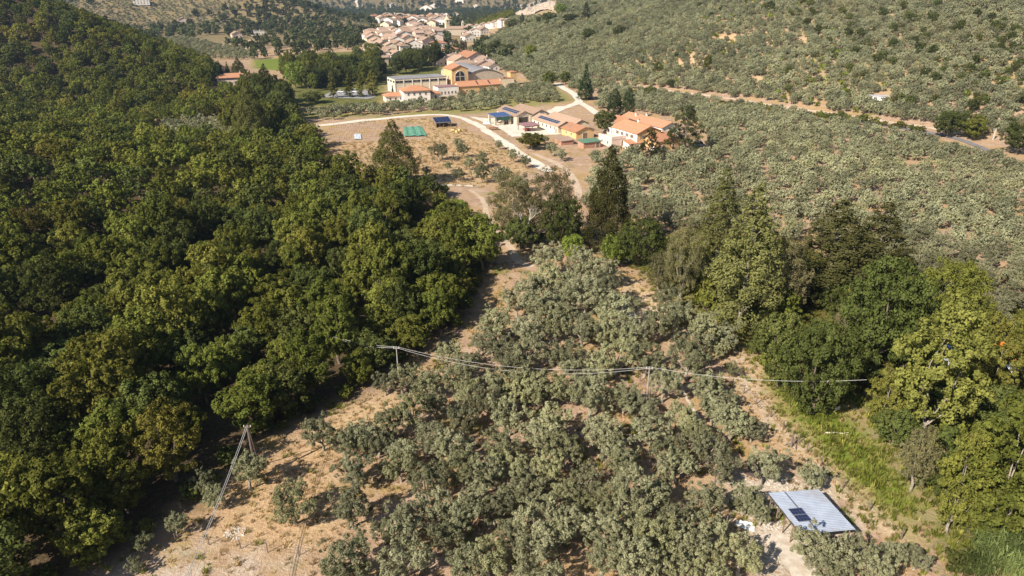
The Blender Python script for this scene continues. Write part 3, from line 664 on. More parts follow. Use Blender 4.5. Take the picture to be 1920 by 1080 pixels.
OL = """552,945,48;658,955,48;662,882,44;760,985,50;750,878,34;802,907,46;812,955,44;865,972,46;646,1052,62;762,1058,54;880,1062,46;865,880,44
902,892,40;954,876,40;1022,886,40;989,913,40;1095,898,38;1172,872,40;1193,928,54;929,957,40;1006,974,48;964,1003,40;1068,982,40;1131,992,48;912,1049,48;1006,1054,56;1131,1044,48;1193,1056,56;1225,1012,52
1269,876,40;1354,880,38;1435,876,42;1525,892,34;1231,923,38;1320,942,42;1400,940,36;1428,966,26;1325,1002,48;1283,1028,44;1387,1044,46;1242,1062,44;1325,1070,46;1523,1030,46;1575,1046,44;1554,1074,42;1612,1032,38;1676,1044,30;1640,1072,40;1718,1046,30
755,709,34;802,717,34;859,715,34;927,727,40;880,742,34;1004,727,42;915,758,38;775,773,42;734,798,36;682,817,40;709,830,34;869,786,40;806,827,38;848,842,40;952,782,42;942,844,44;1015,817,44;648,830,36;757,850,34
1029,732,44;1106,744,46;970,736,38;1033,796,46;1131,811,46;1200,763,38;1220,811,44;1168,748,34;1247,723,38;1322,730,36;1285,790,38;1343,769,34;1304,820,36;1331,842,38;1252,852,36;1158,852,40;1054,842,46;1293,675,44;1127,692,36;1060,667,40;991,667,38;1158,671,40;1210,671,42
928,610,38;990,618,38;1042,610,38;1095,614,40;1134,622,36;1151,581,42;1099,556,42;1136,550,40;1042,564,38;1067,539,34;1126,508,38;1088,500,36;1026,529,38;997,549,36;1026,491,36;942,658,38;1182,622,36;1234,606,38;1253,566,34;1272,587,32;970,566,32;1319,618,42;1356,630,36;1349,658,22;1374,692,17;1310,645,34;1366,750,24;1374,794,40;1410,806,30;1338,767,30;1332,717,30
467,886,40;385,905,28;400,935,26;268,1018,24;600,815,38;330,985,26;255,1060,20;815,760,30;1010,580,32;965,690,34;1080,700,36;840,668,30;905,640,28;870,690,28;720,720,26;985,905,34;1140,935,34;1050,940,38;720,1000,28;835,1010,40;890,930,36;1260,970,40;1100,945,30;1180,985,36;1040,1015,40;955,935,36"""
BYSHED = {(1400,940),(1428,966)}
DIST = {(467,886):'dark rounded olive tree casting its shadow on the bare slope below the propped pole',(552,945):'olive tree on straw grass near the bottom wire fence',
 (662,882):'olive tree at the upper edge of the straw slope',(646,1052):'largest dark olive tree beside the stony ground at the bottom fence',(1400,940):'olive tree on pale gravel in front of the tin-roofed shed',
 (1428,966):'smaller olive tree touching the gravel by the shed posts',(1523,1030):'olive tree growing over the lower corner of the tin roof',(1525,892):'olive tree overhanging the far corner of the tin roof',
 (1435,876):'olive tree behind the dark brown panel near the shed',(1247,723):'round olive tree right beside the wooden wire pole',(1349,658):'small olive tree by the fence at the bare clearing',
 (1374,692):'tiny olive tree beside the fence under the wires',(268,1018):'small sparse olive tree on stony ground under the cables',(1220,811):'round olive tree next to the fence row above the straw patch',(1374,794):'dense olive tree between the white path and the long fence'}
hand_olives = []
for t in OL.replace('\n', ';').split(';'):
    u, v, r = [float(c) for c in t.split(',')]; p = G(u, v, 2.3); z = float(Hm(p.x, p.y)); _, _, dep = proj(p.x, p.y, z+2)
    R_ = r*float(dep)/F*1.05; s = R_/2.6; p = G(u, v, 2.45*s); hand_olives.append((p.x, p.y, s, (int(u),int(v))))
ORD = ['first','second','third','fourth','fifth','sixth','seventh','eighth','ninth','tenth','eleventh','twelfth','thirteenth','fourteenth','fifteenth','sixteenth','seventeenth','eighteenth','nineteenth','twentieth']
BANDS = {}
for h_ in sorted(hand_olives, key=lambda h_: h_[3][0]):
    if h_[3] not in DIST: BANDS.setdefault(int((1080-h_[3][1])//44), []).append(h_[3])
BI = {b: i for i, b in enumerate(sorted(BANDS))}
def olive_label(k, s):
    b = [b for b in BANDS if k in BANDS[b]][0]
    return '%s silvery olive, %s from the wood in the %s row above the bottom fence' % ('big' if s > 1.25 else 'small' if s < .9 else 'middling', ORD[BANDS[b].index(k)], ORD[BI[b]])
for x, y, s, k in hand_olives:
    u, v = k
    if k in DIST: lab, grp = DIST[k], None
    elif u > 1225 and v < 860: lab, grp = 'silvery olive tree in the fenced strip along the white path', 'olives along the white path'
    elif u > 1225 and v >= 860: lab, grp = 'grey green olive tree in the thicket below the tin-roofed shed', 'olives round the shed'
    elif v > 860: lab, grp = 'silvery olive tree in the dense lower grove above the bottom fence', 'olives of the lower grove'
    elif v > 690: lab, grp = 'silvery olive tree in the middle grove just under the long wires', 'olives of the middle grove'
    else: lab, grp = 'silvery olive tree in the upper grove between the wires and the bend of the track', 'olives of the upper grove'
    if k not in DIST: lab = olive_label(k, s)
    tree('olive_tree', 'olive', x, y, s, s*RT.uniform(.92,1.08), lab, 'olive tree', grp); OCC.append((x, y, s*2.2))
for u, v, r, lab in [(822,284,20,'broad olive tree on the tan field nearest the road'),(860,270,13,'dark bushy olive tree on the tan field'),(868,283,15,'pale olive tree among the field trees'),(906,300,17,'rounded olive tree in the field under the road'),(935,272,10,'small olive tree hugging the gravel road'),(880,307,14,'olive tree in the middle of the tan field row'),(858,327,14,'olive tree at the lower edge of the tan field'),(840,312,11,'small olive tree on the bare part of the tan field'),(962,292,15,'olive tree on the road verge at the field corner'),(985,303,14,'olive tree where the road meets the dirt track'),(800,322,12,'olive tree beside the broad dark poplar'),(1035,280,15,'olive tree beside the walnut in the farm yard'),(1052,290,14,'pale olive tree by the dirt track below the farm'),(1022,262,9,'olive tree behind the walnut near the pergola'),(940,330,22,'olive tree in the clump above the round trees'),(905,325,20,'pale olive tree next to the tan field corner'),(975,345,18,'olive tree in the clump beside the gravel road end')]:
    p = G(u, v, 2.0); _, _, dep = proj(p.x, p.y, 2.0); s = r*float(dep)/F/2.6; p = G(u, v, 2.3*s); tree('olive_tree','olive',p.x,p.y,s,s,lab,'olive tree','olives round the tan field'); OCC.append((p.x,p.y,s*2.4))

# ------------------------------------------------------------------ trees: groves and woods
def clear_of(x, y, pad):
    k = np.ones(len(x), bool)
    for ox, oy, r in OCC: k &= (x-ox)**2 + (y-oy)**2 > (r*.75+pad)**2
    return k
LINES = []
for o in list(bpy.data.objects):
    if o.name.split('.')[0] in ('gravel_road','dirt_track','asphalt_road','path','farm_yard','car_park'):
        a = np.empty(len(o.data.vertices)*3, np.float32); o.data.vertices.foreach_get('co', a); LINES.append(a.reshape(-1,3)[:, :2])
RD = np.concatenate(LINES)
_cell = {}
for px_, py_ in RD: _cell.setdefault((int(px_//4), int(py_//4)), True)
def off_road(x, y, r=1):
    return np.array([not any((int(a//4)+i, int(b//4)+j) in _cell for i in range(-r, r+1) for j in range(-r, r+1)) for a, b in zip(x, y)], bool)
BUILT = []          # filled below: building plots (polygons) kept free of trees
def plots_free(x, y):
    k = np.ones(len(x), bool)
    for P in BUILT: k &= ~inside(x, y, P)
    return k
for P in [[(1005,290),(905,240),(915,205),(1000,192),(1110,205),(1125,262),(1330,262),(1310,288),(1190,288),(1130,280)],   # farm
          [(715,195),(718,160),(815,125),(880,125),(985,140),(985,165),(900,175),(830,195)],                           # factory and villa
          [(595,186),(610,172),(700,165),(725,170),(720,184)], [(745,262),(750,236),(838,215),(838,240),(806,262)],
          [(1625,192),(1630,178),(1668,178),(1668,192)], [(398,180),(402,140),(448,140),(450,180)]]: BUILT.append(GP(P))
Z_PLAIN = GP([(1090,395),(1108,300),(1160,290),(1335,292),(1310,235),(1215,212),(1120,205),(1120,165),(1250,178),(1340,190),(1540,222),(1700,254),(1800,285),(1900,305),(2060,330),(2060,760),(1900,660),(1780,590),(1600,500),(1450,450),(1300,440),(1220,440),(1140,410)])
Z_MID = GP([(560,216),(640,206),(730,202),(830,192),(880,180),(965,168),(1005,152),(1040,160),(1075,186),(1030,202),(930,204),(860,212),(780,213),(700,219),(620,228)])
Z_OPATCH = GP([(290,266),(295,238),(380,228),(440,232),(460,250),(450,270),(400,276)])
Z_TOWN = GP([(678,128),(690,64),(800,56),(880,58),(960,42),(940,60),(880,96),(945,132),(860,140),(800,118)]); Z_FTOWN = GP([(690,60),(700,34),(800,28),(860,30),(835,58)])
Z_WOOD2 = GP([(600,318),(588,262),(545,225),(525,190)]) + [(-150,430),(-220,500),(-330,560),(-600,650),(-900,700),(-900,150),(-300,190),(-170,245)]
# olives of the plain
X, Y = grid_scatter(-20, 420, 130, 480, 4.9, 11, .34, rot=.45)
k = inside(X, Y, Z_PLAIN) & clear_of(X, Y, 1.5) & off_road(X, Y, 0) & plots_free(X, Y)
X, Y = X[k], Y[k]; r_ = np.random.RandomState(3); bare = np.sin(X*.09+1)*np.sin(Y*.075+2) > .93; k = ~bare & (r_.rand(len(X)) > .05); X, Y = X[k], Y[k]
order = np.argsort(X**2 + Y**2); X, Y = X[order], Y[order]
n_ind = max(0, 296 - len(hand_olives) - 17)
for x, y in zip(X[:n_ind], Y[:n_ind]):
    s = RT.uniform(.86, 1.12); tree('olive_tree','olive',x,y,s,s*RT.uniform(.9,1.1),'pale silvery olive tree in the open grove beyond the stream belt','olive tree','olives beyond the stream belt')
FX, FY, FS = [X[n_ind:]], [Y[n_ind:]], [r_.uniform(.82,1.15,len(X)-n_ind)]
# olives of the middle grove by the villa, the small patch and the whole hillside
for Z, st, sd_ in ((Z_MID, 5.2, 21), (Z_OPATCH, 5.0, 22)):
    a = np.array(Z); X, Y = grid_scatter(a[:,0].min(), a[:,0].max(), a[:,1].min(), a[:,1].max(), st, sd_, .36)
    k = inside(X, Y, Z) & clear_of(X, Y, 1) & off_road(X, Y) & plots_free(X, Y); FX.append(X[k]); FY.append(Y[k]); FS.append(np.random.RandomState(sd_).uniform(.8,1.15,k.sum()))
X, Y = grid_scatter(-420, 940, 80, 1480, 3.95, 31, .30, rot=.66)
d_, s_, _ = poly_dist(X, Y, FOOT); d_ = d_*s_; u_, v_, _ = proj(X, Y, Hm(X, Y))
rock = (u_ > 960) & (u_ < 1045) & (v_ < 34)
scrubz = np.sin(X*.021+.4)*np.sin(Y*.017+1.2) + .5*np.sin(X*.05)*np.sin(Y*.043+.5)
scar = np.zeros(len(X), bool)
for q_ in Z_SCARS: scar |= inside(X, Y, q_) & (np.random.RandomState(3).rand(len(X)) < .45)
k = ~scar & (d_ > np.where(Y > 430, -45, -9)) & ~inside(X, Y, Z_TOWN) & ~inside(X, Y, Z_MID) & ~inside(X, Y, Z_PLAIN) & off_road(X, Y, 0) & clear_of(X, Y, 2) & plots_free(X, Y) & ~rock
rr_ = np.random.RandomState(8).rand(len(X))
spurw = (Y > 950) & (d_ > 6) & (u_ < 965)                      # wooded nose of the spur above the church
thin = .5+.5*np.sin(X*.037+2*np.sin(Y*.011))*np.sin(Y*.041+2*np.sin(X*.013))
ol = k & (rr_ > np.where(scrubz > .85, .45, .05 + .20*np.clip((thin-.62)/.2, 0, 1))) & ~spurw
FX.append(X[ol]); FY.append(Y[ol]); FS.append(np.random.RandomState(9).uniform(.70,1.25,ol.sum()))
db = k & ~ol & ~spurw & (np.random.RandomState(14).rand(len(X)) < np.where((Y < 540) & (X > 180), .6, .10))
db |= k & ~spurw & (Y < 560) & (X > 175) & (np.random.RandomState(17).rand(len(X)) < .07); ol &= ~db; FX[-1], FY[-1] = X[ol], Y[ol]; FS[-1] = np.random.RandomState(9).uniform(.70,1.25,ol.sum())
gn_scatter('hillside_bushes', 'dark evergreen bushes scattered over the olive terraces', C_OAKD, X[db], Y[db], np.random.RandomState(15).uniform(.35,.75,db.sum()), nvar=3)
sh = k & ~ol & ~db & (rr_ < .35) & ~spurw
gn_scatter('hillside_scrub', 'bright green scrub dotted between the olive terraces of the hill', C_SCRUB, X[sh], Y[sh], np.random.RandomState(4).uniform(.6,1.5,sh.sum()), nvar=2)
wd = k & spurw
XW, YW = X[wd], Y[wd]; kk = np.random.RandomState(5).rand(len(XW)) < .6; XW, YW = XW[kk], YW[kk]
gn_scatter('spur_wood', 'light green wood on the nose of the hill above the church', C_OAKL, XW, YW, np.random.RandomState(4).uniform(.6,1.0,len(XW)), nvar=3)
FX = np.concatenate(FX); FY = np.concatenate(FY); FS = np.concatenate(FS)
gn_scatter('olive_groves', 'pale olive groves covering the plain and the terraced hillside', C_OLIVE, FX, FY, FS, nvar=4)
# the near wood: single trees for the nearest, a mass for the rest
X, Y = grid_scatter(-300, 20, 40, 330, 6.7, 41, .40)
k = inside(X, Y, Z_FOREST) & clear_of(X, Y, 2.5); X, Y = X[k], Y[k]
order = np.argsort(X**2 + Y**2); X, Y = X[order], Y[order]
NW = 195
patchy = np.sin(X*.06+2)*np.sin(Y*.05+1)
for i, (x, y) in enumerate(zip(X[:NW], Y[:NW])):
    t = RT.random() + .18*patchy[i]
    if t < .42: kd, lab = 'oak', 'mid green oak crown in the dense near wood'
    elif t < .66: kd, lab = 'oakd', 'dark green oak crown in the dense near wood'
    elif t < 1.02: kd, lab = 'oakl', 'light yellowish green oak crown in the dense near wood'
    else: kd, lab = 'rust', 'rusty brown turning crown in the dense near wood'
    de = float(poly_dist(np.array([x]), np.array([y]), Z_FOREST[:19])[0][0]); uu, vv_, _ = proj(x, y, float(Hm(x, y)) + 8)
    where = ('at the wood edge over the straw slope' if vv_ > 760 else 'at the wood edge facing the olive grove' if vv_ > 440 else 'at the wood edge near the tan field') if de < 7 else \
            ('low in the dark corner of the wood' if vv_ > 820 else 'deep inside the wood on its level part' if uu > 420 else 'on the rising flank of the wood')
    lab = lab.replace('in the dense near wood', where)
    s = RT.choice([RT.uniform(.6,.85), RT.uniform(.8,1.05), RT.uniform(1.0,1.3)]); tree('oak_tree', kd, x, y, s, s*RT.uniform(.82,1.25), lab, 'tree', 'near wood: ' + lab)
WX, WY = [X[NW:]], [Y[NW:]]
X, Y = grid_scatter(-900, -40, 190, 700, 6.4, 42, .42)
d2_, _, z2_ = poly_dist(X, Y, R2)
k = inside(X, Y, Z_WOOD2) & ~inside(X, Y, Z_FOREST) & ~inside(X, Y, Z_OPATCH) & clear_of(X, Y, 2) & plots_free(X, Y)
X, Y = X[k], Y[k]; WX.append(X); WY.append(Y); WX = np.concatenate(WX); WY = np.concatenate(WY)
r_ = np.random.RandomState(12); c_ = r_.rand(len(WX)) + .25*np.sin(WX*.03)*np.sin(WY*.028+1)
for nm, lab, cc, a, b, nv in (('wood_mass','mid green woodland covering the far spur',C_OAK,-9,.50,4),('light_wood_mass','yellowish lighter trees scattered through the far spur woodland',C_OAKL,.50,.72,3),('dark_wood_mass','dark evergreen trees scattered through the far spur woodland',C_OAKD,.72,9,3)):
    k = (c_ >= a) & (c_ < b); gn_scatter(nm, lab, cc, WX[k], WY[k], r_.uniform(.62,1.08,k.sum()), nvar=nv)
# undergrowth and smaller trees filling the stream belt
Z_BELTIN = GP([(1180,492),(1300,500),(1420,470),(1560,520),(1700,560),(1850,600),(2000,640),(2010,1090),(1800,1085),(1745,1000),(1720,930),(1660,850),(1590,790),(1480,755),(1420,690),(1370,640),(1290,585),(1230,545)])
a = np.array(Z_BELTIN); X, Y = grid_scatter(a[:,0].min(), a[:,0].max(), a[:,1].min(), a[:,1].max(), 5.6, 45, .4); k = inside(X, Y, Z_BELTIN) & ~inside(X, Y, GP([(1745,780),(1752,655),(1800,650),(1800,780)])) & ~inside(X, Y, GP([(1862,780),(1862,650),(1915,650),(1915,780)])); X, Y = X[k], Y[k]; NB = 0
for x, y in zip(X, Y):
    q = RT.random(); NB += 1
    if q < .42: s = RT.uniform(.55,.8); tree('broadleaf_tree', RT.choice(['oak','oakd','oakd','willow']), x, y, s, s*RT.uniform(.85,1.15), 'small leafy tree filling the stream belt between the poplars', 'tree', 'small trees of the stream belt')
    elif q < .9: s = RT.uniform(1.2,2.1); tree('shrub', RT.choice(['shrubg','shrubd','shrubd','shrubg']), x, y, s, s*RT.uniform(.8,1.3), 'leafy shrub growing under the poplars of the stream belt', 'shrub', 'shrubs of the stream belt')
for i in range(56):
    t = i/55; u_b = 1180 + 560*t; p = G(u_b, 166 + (u_b-1180)*.137 + RT.uniform(3,9)); s = RT.uniform(.8,1.9)
    if RT.random() < .8: tree('shrub', RT.choice(['shrubd','shrubg']), p.x, p.y, s, s*RT.uniform(.8,1.2), 'dark bush on the bank below the hill road', 'shrub', 'bushes along the hill road')
for i in range(60):     # young olives between the old ones
    u_b, v_b = RT.uniform(720,1220), RT.uniform(560,1075); p = G(u_b, v_b)
    if u_b < 1500 - v_b*.9 or any((p.x-ox)**2+(p.y-oy)**2 < (r*.8+.6)**2 for ox, oy, r in OCC): continue
    s = RT.uniform(.35,.62); OCC.append((p.x,p.y,1.2)); tree('young_olive_tree', 'olive', p.x, p.y, s, s*RT.uniform(.9,1.2), 'small young olive tree squeezed between the full-grown ones', 'olive tree', 'young olives of the grove')
E_ = Z_FOREST[:19]; k = 0
for i in range(len(E_)-1):
    (x0, y0), (x1, y1) = E_[i], E_[i+1]; L_ = math.hypot(x1-x0, y1-y0)
    for j in range(int(L_/2.6)):
        t = (j+RT.random())/max(1, int(L_/2.6)); s = RT.uniform(.6,1.35); ox, oy = RT.uniform(-3.5,.6), RT.uniform(-1,1.5); k += 1
        tree('shrub', RT.choice(['shrubg','shrubd','shrubg']), x0+(x1-x0)*t+ox, y0+(y1-y0)*t+oy, s, s*RT.uniform(.8,1.2), 'green shrub along the edge of the near wood', 'shrub', 'shrubs at the wood edge')
print('belt', NB, 'edge', k)
# valley trees: single trees round the factory and the town
NV = 0
for P, st, sd_, lab in (([(530,152),(545,108),(600,95),(690,112),(722,142),(705,163),(640,160),(590,172)], 7.6, 51, 'dark leafy tree in the valley wood beside the car park'),
                   ([(735,140),(765,114),(830,120),(828,137)], 8.2, 52, 'dark leafy tree between the town and the factory'),
                   ([(425,255),(462,205),(530,182),(560,215),(548,250),(500,275)], 8, 53, 'leafy tree at the foot of the wooded spur'),
                   ([(665,120),(700,100),(720,118),(700,140)], 11, 54, 'dark tree at the edge of the old town')):
    Z = GP(P); a = np.array(Z); X, Y = grid_scatter(a[:,0].min(), a[:,0].max(), a[:,1].min(), a[:,1].max(), st, sd_, .4)
    k = inside(X, Y, Z) & clear_of(X, Y, 2) & plots_free(X, Y) & off_road(X, Y)
    for x, y in list(zip(X[k], Y[k]))[:95]:
        kd = RT.choice(['oakd','oakd','oak','oakd','oakl']); s = RT.uniform(.8,1.25); NV += 1
        tree('broadleaf_tree', kd, x, y, s, s*RT.uniform(1,1.45), lab, 'tree', lab.replace('tree','trees',1))
print('trees: wood', NW, 'valley', NV, 'far olives', len(FX), 'far wood', len(WX))
# distant land
X, Y = grid_scatter(-1500, 300, 600, 2350, 13, 61, .45, umargin=60, vtop=-30)
d_, s_, _ = poly_dist(X, Y, FOOT); u_, v_, _ = proj(X, Y, Hm(X, Y)); r_ = np.random.RandomState(62); q_ = np.sin(X*.016+.7)*np.sin(Y*.013) + r_.uniform(-.8,.8,len(X))
Z_TOWN = GP([(678,128),(690,64),(800,56),(880,58),(960,42),(940,60),(880,96),(945,132),(860,140),(800,118)]); Z_FTOWN = GP([(690,60),(700,34),(800,28),(860,30),(835,58)])
hillm = (H(X, Y) > 6) & (Y < 1700); keep = (d_*s_ < -6) & ~inside(X, Y, Z_WOOD2) & ~inside(X, Y, Z_GREENF) & plots_free(X, Y) & clear_of(X, Y, 3)
intown = inside(X, Y, Z_TOWN) | inside(X, Y, Z_FTOWN)
terr = inside(X, Y, GP([(300,75),(340,70),(480,100),(470,130),(400,135),(340,120)]))
wd = keep & ~intown & ~terr & (q_ > np.where(hillm, .12, -.15)); olv = keep & ~intown & ~wd & (terr | (r_.rand(len(X)) < .75)); tt = keep & intown & (r_.rand(len(X)) < .16)
wd = wd | tt
gn_scatter('valley_wood', 'dark trees and hedges dotting the far valley and its hill', C_FARW, X[wd], Y[wd], r_.uniform(.7,1.5,wd.sum()), nvar=3)
X2, Y2 = grid_scatter(-900, 0, 620, 1500, 6.5, 63, .3, umargin=60, vtop=-40)
d_, s_, _ = poly_dist(X2, Y2, FOOT); terr2 = inside(X2, Y2, GP([(300,75),(340,70),(480,100),(470,130),(400,135),(340,120)])); q2 = np.sin(X2*.016+.7)*np.sin(Y2*.013)
k = (d_*s_ < -5) & ~inside(X2, Y2, Z_WOOD2) & ~inside(X2, Y2, Z_TOWN) & ~inside(X2, Y2, Z_FTOWN) & ~inside(X2, Y2, Z_GREENF) & (terr2 | ((q2 < .35) & (H(X2,Y2) > 4) & (np.random.RandomState(67).rand(len(X2)) < .8)))
X2, Y2 = X2[k], Y2[k]; gn_scatter('valley_olives', 'olive rows on the slopes of the far valley hill', C_OLIVE, X2, Y2, np.random.RandomState(64).uniform(.7,1.15,len(X2)), nvar=4)
X, Y = grid_scatter(-1900, 700, 2250, 3700, 24, 65, .45, umargin=40, vtop=-40); r_ = np.random.RandomState(66); q_ = np.sin(X*.011+.7)*np.sin(Y*.009) + .6*np.sin(X*.03+2)*np.sin(Y*.027) + r_.uniform(-.7,.7,len(X))
k = (q_ > .0); gn_scatter('distant_wood', 'bluish trees and hedgerows on the far hillside', C_FARW, X[k], Y[k], r_.uniform(1.0,2.1,k.sum()), nvar=3)
k = (q_ <= .0) & (q_ > -.9); gn_scatter('distant_olives', 'pale olive groves on the far hillside', C_OLIVE, X[k], Y[k], r_.uniform(1.3,2.2,k.sum()), nvar=4)
# ------------------------------------------------------------------ buildings
ROT = math.radians(28)
PLASTER = paint('white_plaster', (.72,.68,.62), .9, .08, .3, dirt=(.62,.56,.48)); CREAM = paint('cream_plaster', (.68,.58,.42), .9, .08, .3, dirt=(.58,.48,.34))
OCHRE = paint('ochre_plaster', (.60,.40,.19), .9, .1, .3, dirt=(.50,.33,.16)); PINKP = paint('pink_plaster', (.66,.52,.45), .9, .1, .3); STONE = paint('stone_wall', (.50,.42,.33), .95, .25, 1.2, bump=.5)
TILE_N = tiles('new_clay_tile', (.50,.215,.105), (.42,.20,.11)); TILE_O = tiles('old_clay_tile', (.40,.26,.18), (.31,.22,.165)); TILE_P = tiles('pinkish_tile', (.43,.29,.22), (.34,.25,.20))
SHEET = paint('grey_roof_sheet', (.22,.22,.235), .7, .15, .25, dirt=(.30,.29,.27)); GREENR = paint('green_roof_sheet', (.10,.20,.13), .6, .15, .5); DARKG = paint('dark_glass', (.03,.035,.04), .15, .1, 1); SHUT = paint('brown_shutter', (.14,.09,.06), .7, .2, 1)
GSHUT = paint('green_shutter', (.10,.14,.10), .7, .2, 1); FRAMEM = paint('pale_frame', (.62,.58,.52), .7, .1, 1); TIMBER = paint('timber', (.20,.13,.085), .9, .3, 2); PANEL = paint('solar_cell', (.020,.028,.075), .12, .2, .8); ALU = paint('aluminium', (.55,.56,.58), .35, .1, 2, metal=.8)
BLUEM = paint('blue_metal', (.10,.20,.42), .5, .15, 1); REDM = paint('red_metal', (.42,.06,.05), .5, .2, 1); MAUVE = paint('mauve_sheet', (.27,.15,.16), .7, .2, .6); TARPG = paint('green_net', (.09,.25,.17), .8, .2, .8, dirt=(.16,.32,.24)); WHITEP = paint('white_paint', (.78,.78,.78), .5, .06, 1)
RUBBER = paint('black_rubber', (.02,.02,.02), .8, .1, 3); STRAW = paint('straw', (.56,.41,.17), .95, .2, 2, bump=.5); BRICK = paint('brick_wall', (.40,.22,.15), .95, .2, 1.2); CONC = paint('concrete', (.45,.43,.40), .9, .12, .6)
_wc = {}
def win_mesh(w, h, shut):
    k = (round(w,2), round(h,2), shut)
    if k not in _wc:
        f = .09; mb = MB()     # faces -Y, lies on the wall at y = 0, frame stands proud, pane set back in it
        mb.box(-w/2-f, w/2+f, -.06, .02, h, h+f, 0).box(-w/2-f*1.6, w/2+f*1.6, -.12, .02, -f, 0, 0).box(-w/2-f, -w/2, -.06, .02, 0, h, 0).box(w/2, w/2+f, -.06, .02, 0, h, 0).box(-.03, .03, -.05, .0, 0, h, 0)
        if shut: mb.box(-w/2-f-w*.5, -w/2-f-.02, -.05, .0, 0, h, 1).box(w/2+f+.02, w/2+f+w*.5, -.05, .0, 0, h, 1)
        p = MB().box(-w/2, w/2, -.022, .015, 0, h, 0)
        _wc[k] = (mb.mesh('window', [FRAMEM, SHUT]), p.mesh('pane', DARKG))
    return _wc[k]
def window(root, face, a, z, w, h, W, D, shut=False, simple=False):
    """face: f(-y) l(-x) r(+x) b(+y); a along the face seen from outside"""
    fm, pm = win_mesh(w, h, shut); e = .004
    loc, rz = {'f':((a, -D/2-e, z), 0), 'l':((-W/2-e, -a, z), -math.pi/2), 'r':((W/2+e, a, z), math.pi/2), 'b':((-a, D/2+e, z), math.pi)}[face]
    o = link('window', fm, root, loc, (0,0,rz)); link('pane', pm, o); return o
_dc = {}
def door(root, face, a, w, h, W, D, mat=None):
    k = (w, h, (mat or TIMBER).name)
    if k not in _dc:
        mb = MB().box(-w/2-.12, -w/2, -.08, .02, 0, h, 1).box(w/2, w/2+.12, -.08, .02, 0, h, 1).box(-w/2-.12, w/2+.12, -.08, .02, h, h+.14, 1).box(-w/2, w/2, -.03, .015, 0, h, 0).box(w/2-.25, w/2-.15, -.06, -.03, h*.45, h*.5, 1)
        _dc[k] = mb.mesh('door', [mat or TIMBER, FRAMEM])
    e = .004; loc, rz = {'f':((a, -D/2-e, 0), 0), 'l':((-W/2-e, -a, 0), -math.pi/2), 'r':((W/2+e, a, 0), math.pi/2)}[face]
    return link('door', _dc[k], root, loc, (0,0,rz))
def gable_prism(mb, x0, x1, y0, y1, z0, h, rise, m=0):
    xm = (x0+x1)/2
    v = [(x0,y0,z0),(x1,y0,z0),(x1,y0,h),(xm,y0,h+rise),(x0,y0,h),(x0,y1,z0),(x1,y1,z0),(x1,y1,h),(xm,y1,h+rise),(x0,y1,h)]
    return mb.add(v, [(0,1,2,3,4),(9,8,7,6,5),(0,4,9,5),(1,6,7,2),(0,5,6,1),(4,3,8,9),(3,2,7,8)], m)
def gable_roof(mb, x0, x1, y0, y1, h, rise, over, t=.2, lift=.03):
    """two sloping slabs, ridge along y"""
    xm = (x0+x1)/2; sl = rise/(xm-x0); xa, xb = x0-over, x1+over; za = h - sl*over + lift; zr = h + rise + lift; ya, yb = y0-over, y1+over
    for (p, q) in (((xa, za), (xm, zr)), ((xb, za), (xm, zr))):
        mb.hexa([(p[0],ya,p[1]),(q[0],ya,q[1]),(q[0],yb,q[1]),(p[0],yb,p[1]),(p[0],ya,p[1]+t),(q[0],ya,q[1]+t),(q[0],yb,q[1]+t),(p[0],yb,p[1]+t)] if p[0] < q[0] else
                [(q[0],ya,q[1]),(p[0],ya,p[1]),(p[0],yb,p[1]),(q[0],yb,q[1]),(q[0],ya,q[1]+t),(p[0],ya,p[1]+t),(p[0],yb,p[1]+t),(q[0],yb,q[1]+t)])
    mb.tube([(xm, ya-.02, zr+t), (xm, yb+.02, zr+t)], .13, 6)
def hip_roof(mb, x0, x1, y0, y1, h, rise, over, t=.2):
    xa, xb, ya, yb = x0-over, x1+over, y0-over, y1+over; W_, D_ = xb-xa, yb-ya; z = h+.03
    if W_ >= D_: r0, r1 = (xa+D_/2, (ya+yb)/2), (xb-D_/2, (ya+yb)/2)
    else: r0, r1 = ((xa+xb)/2, ya+W_/2), ((xa+xb)/2, yb-W_/2)
    v = [(xa,ya,z),(xb,ya,z),(xb,yb,z),(xa,yb,z),(xa,ya,z+t),(xb,ya,z+t),(xb,yb,z+t),(xa,yb,z+t),(r0[0],r0[1],z+t+rise),(r1[0],r1[1],z+t+rise)]
    f = [(0,3,2,1),(0,1,5,4),(1,2,6,5),(2,3,7,6),(3,0,4,7)]
    f += [(4,5,9,8),(5,6,9),(6,7,8,9),(7,4,8)] if W_ >= D_ else [(4,5,8),(5,6,9,8),(6,7,9),(7,4,8,9)]
    mb.add(v, f)
def mono_roof(mb, x0, x1, y0, y1, zf, zb, over, t=.14):
    mb.slab((x0-over,y0-over,zf+t+.02),(x1+over,y0-over,zf+t+.02),(x1+over,y1+over,zb+t+.02),(x0-over,y1+over,zb+t+.02), t)
SUNK = 1.2
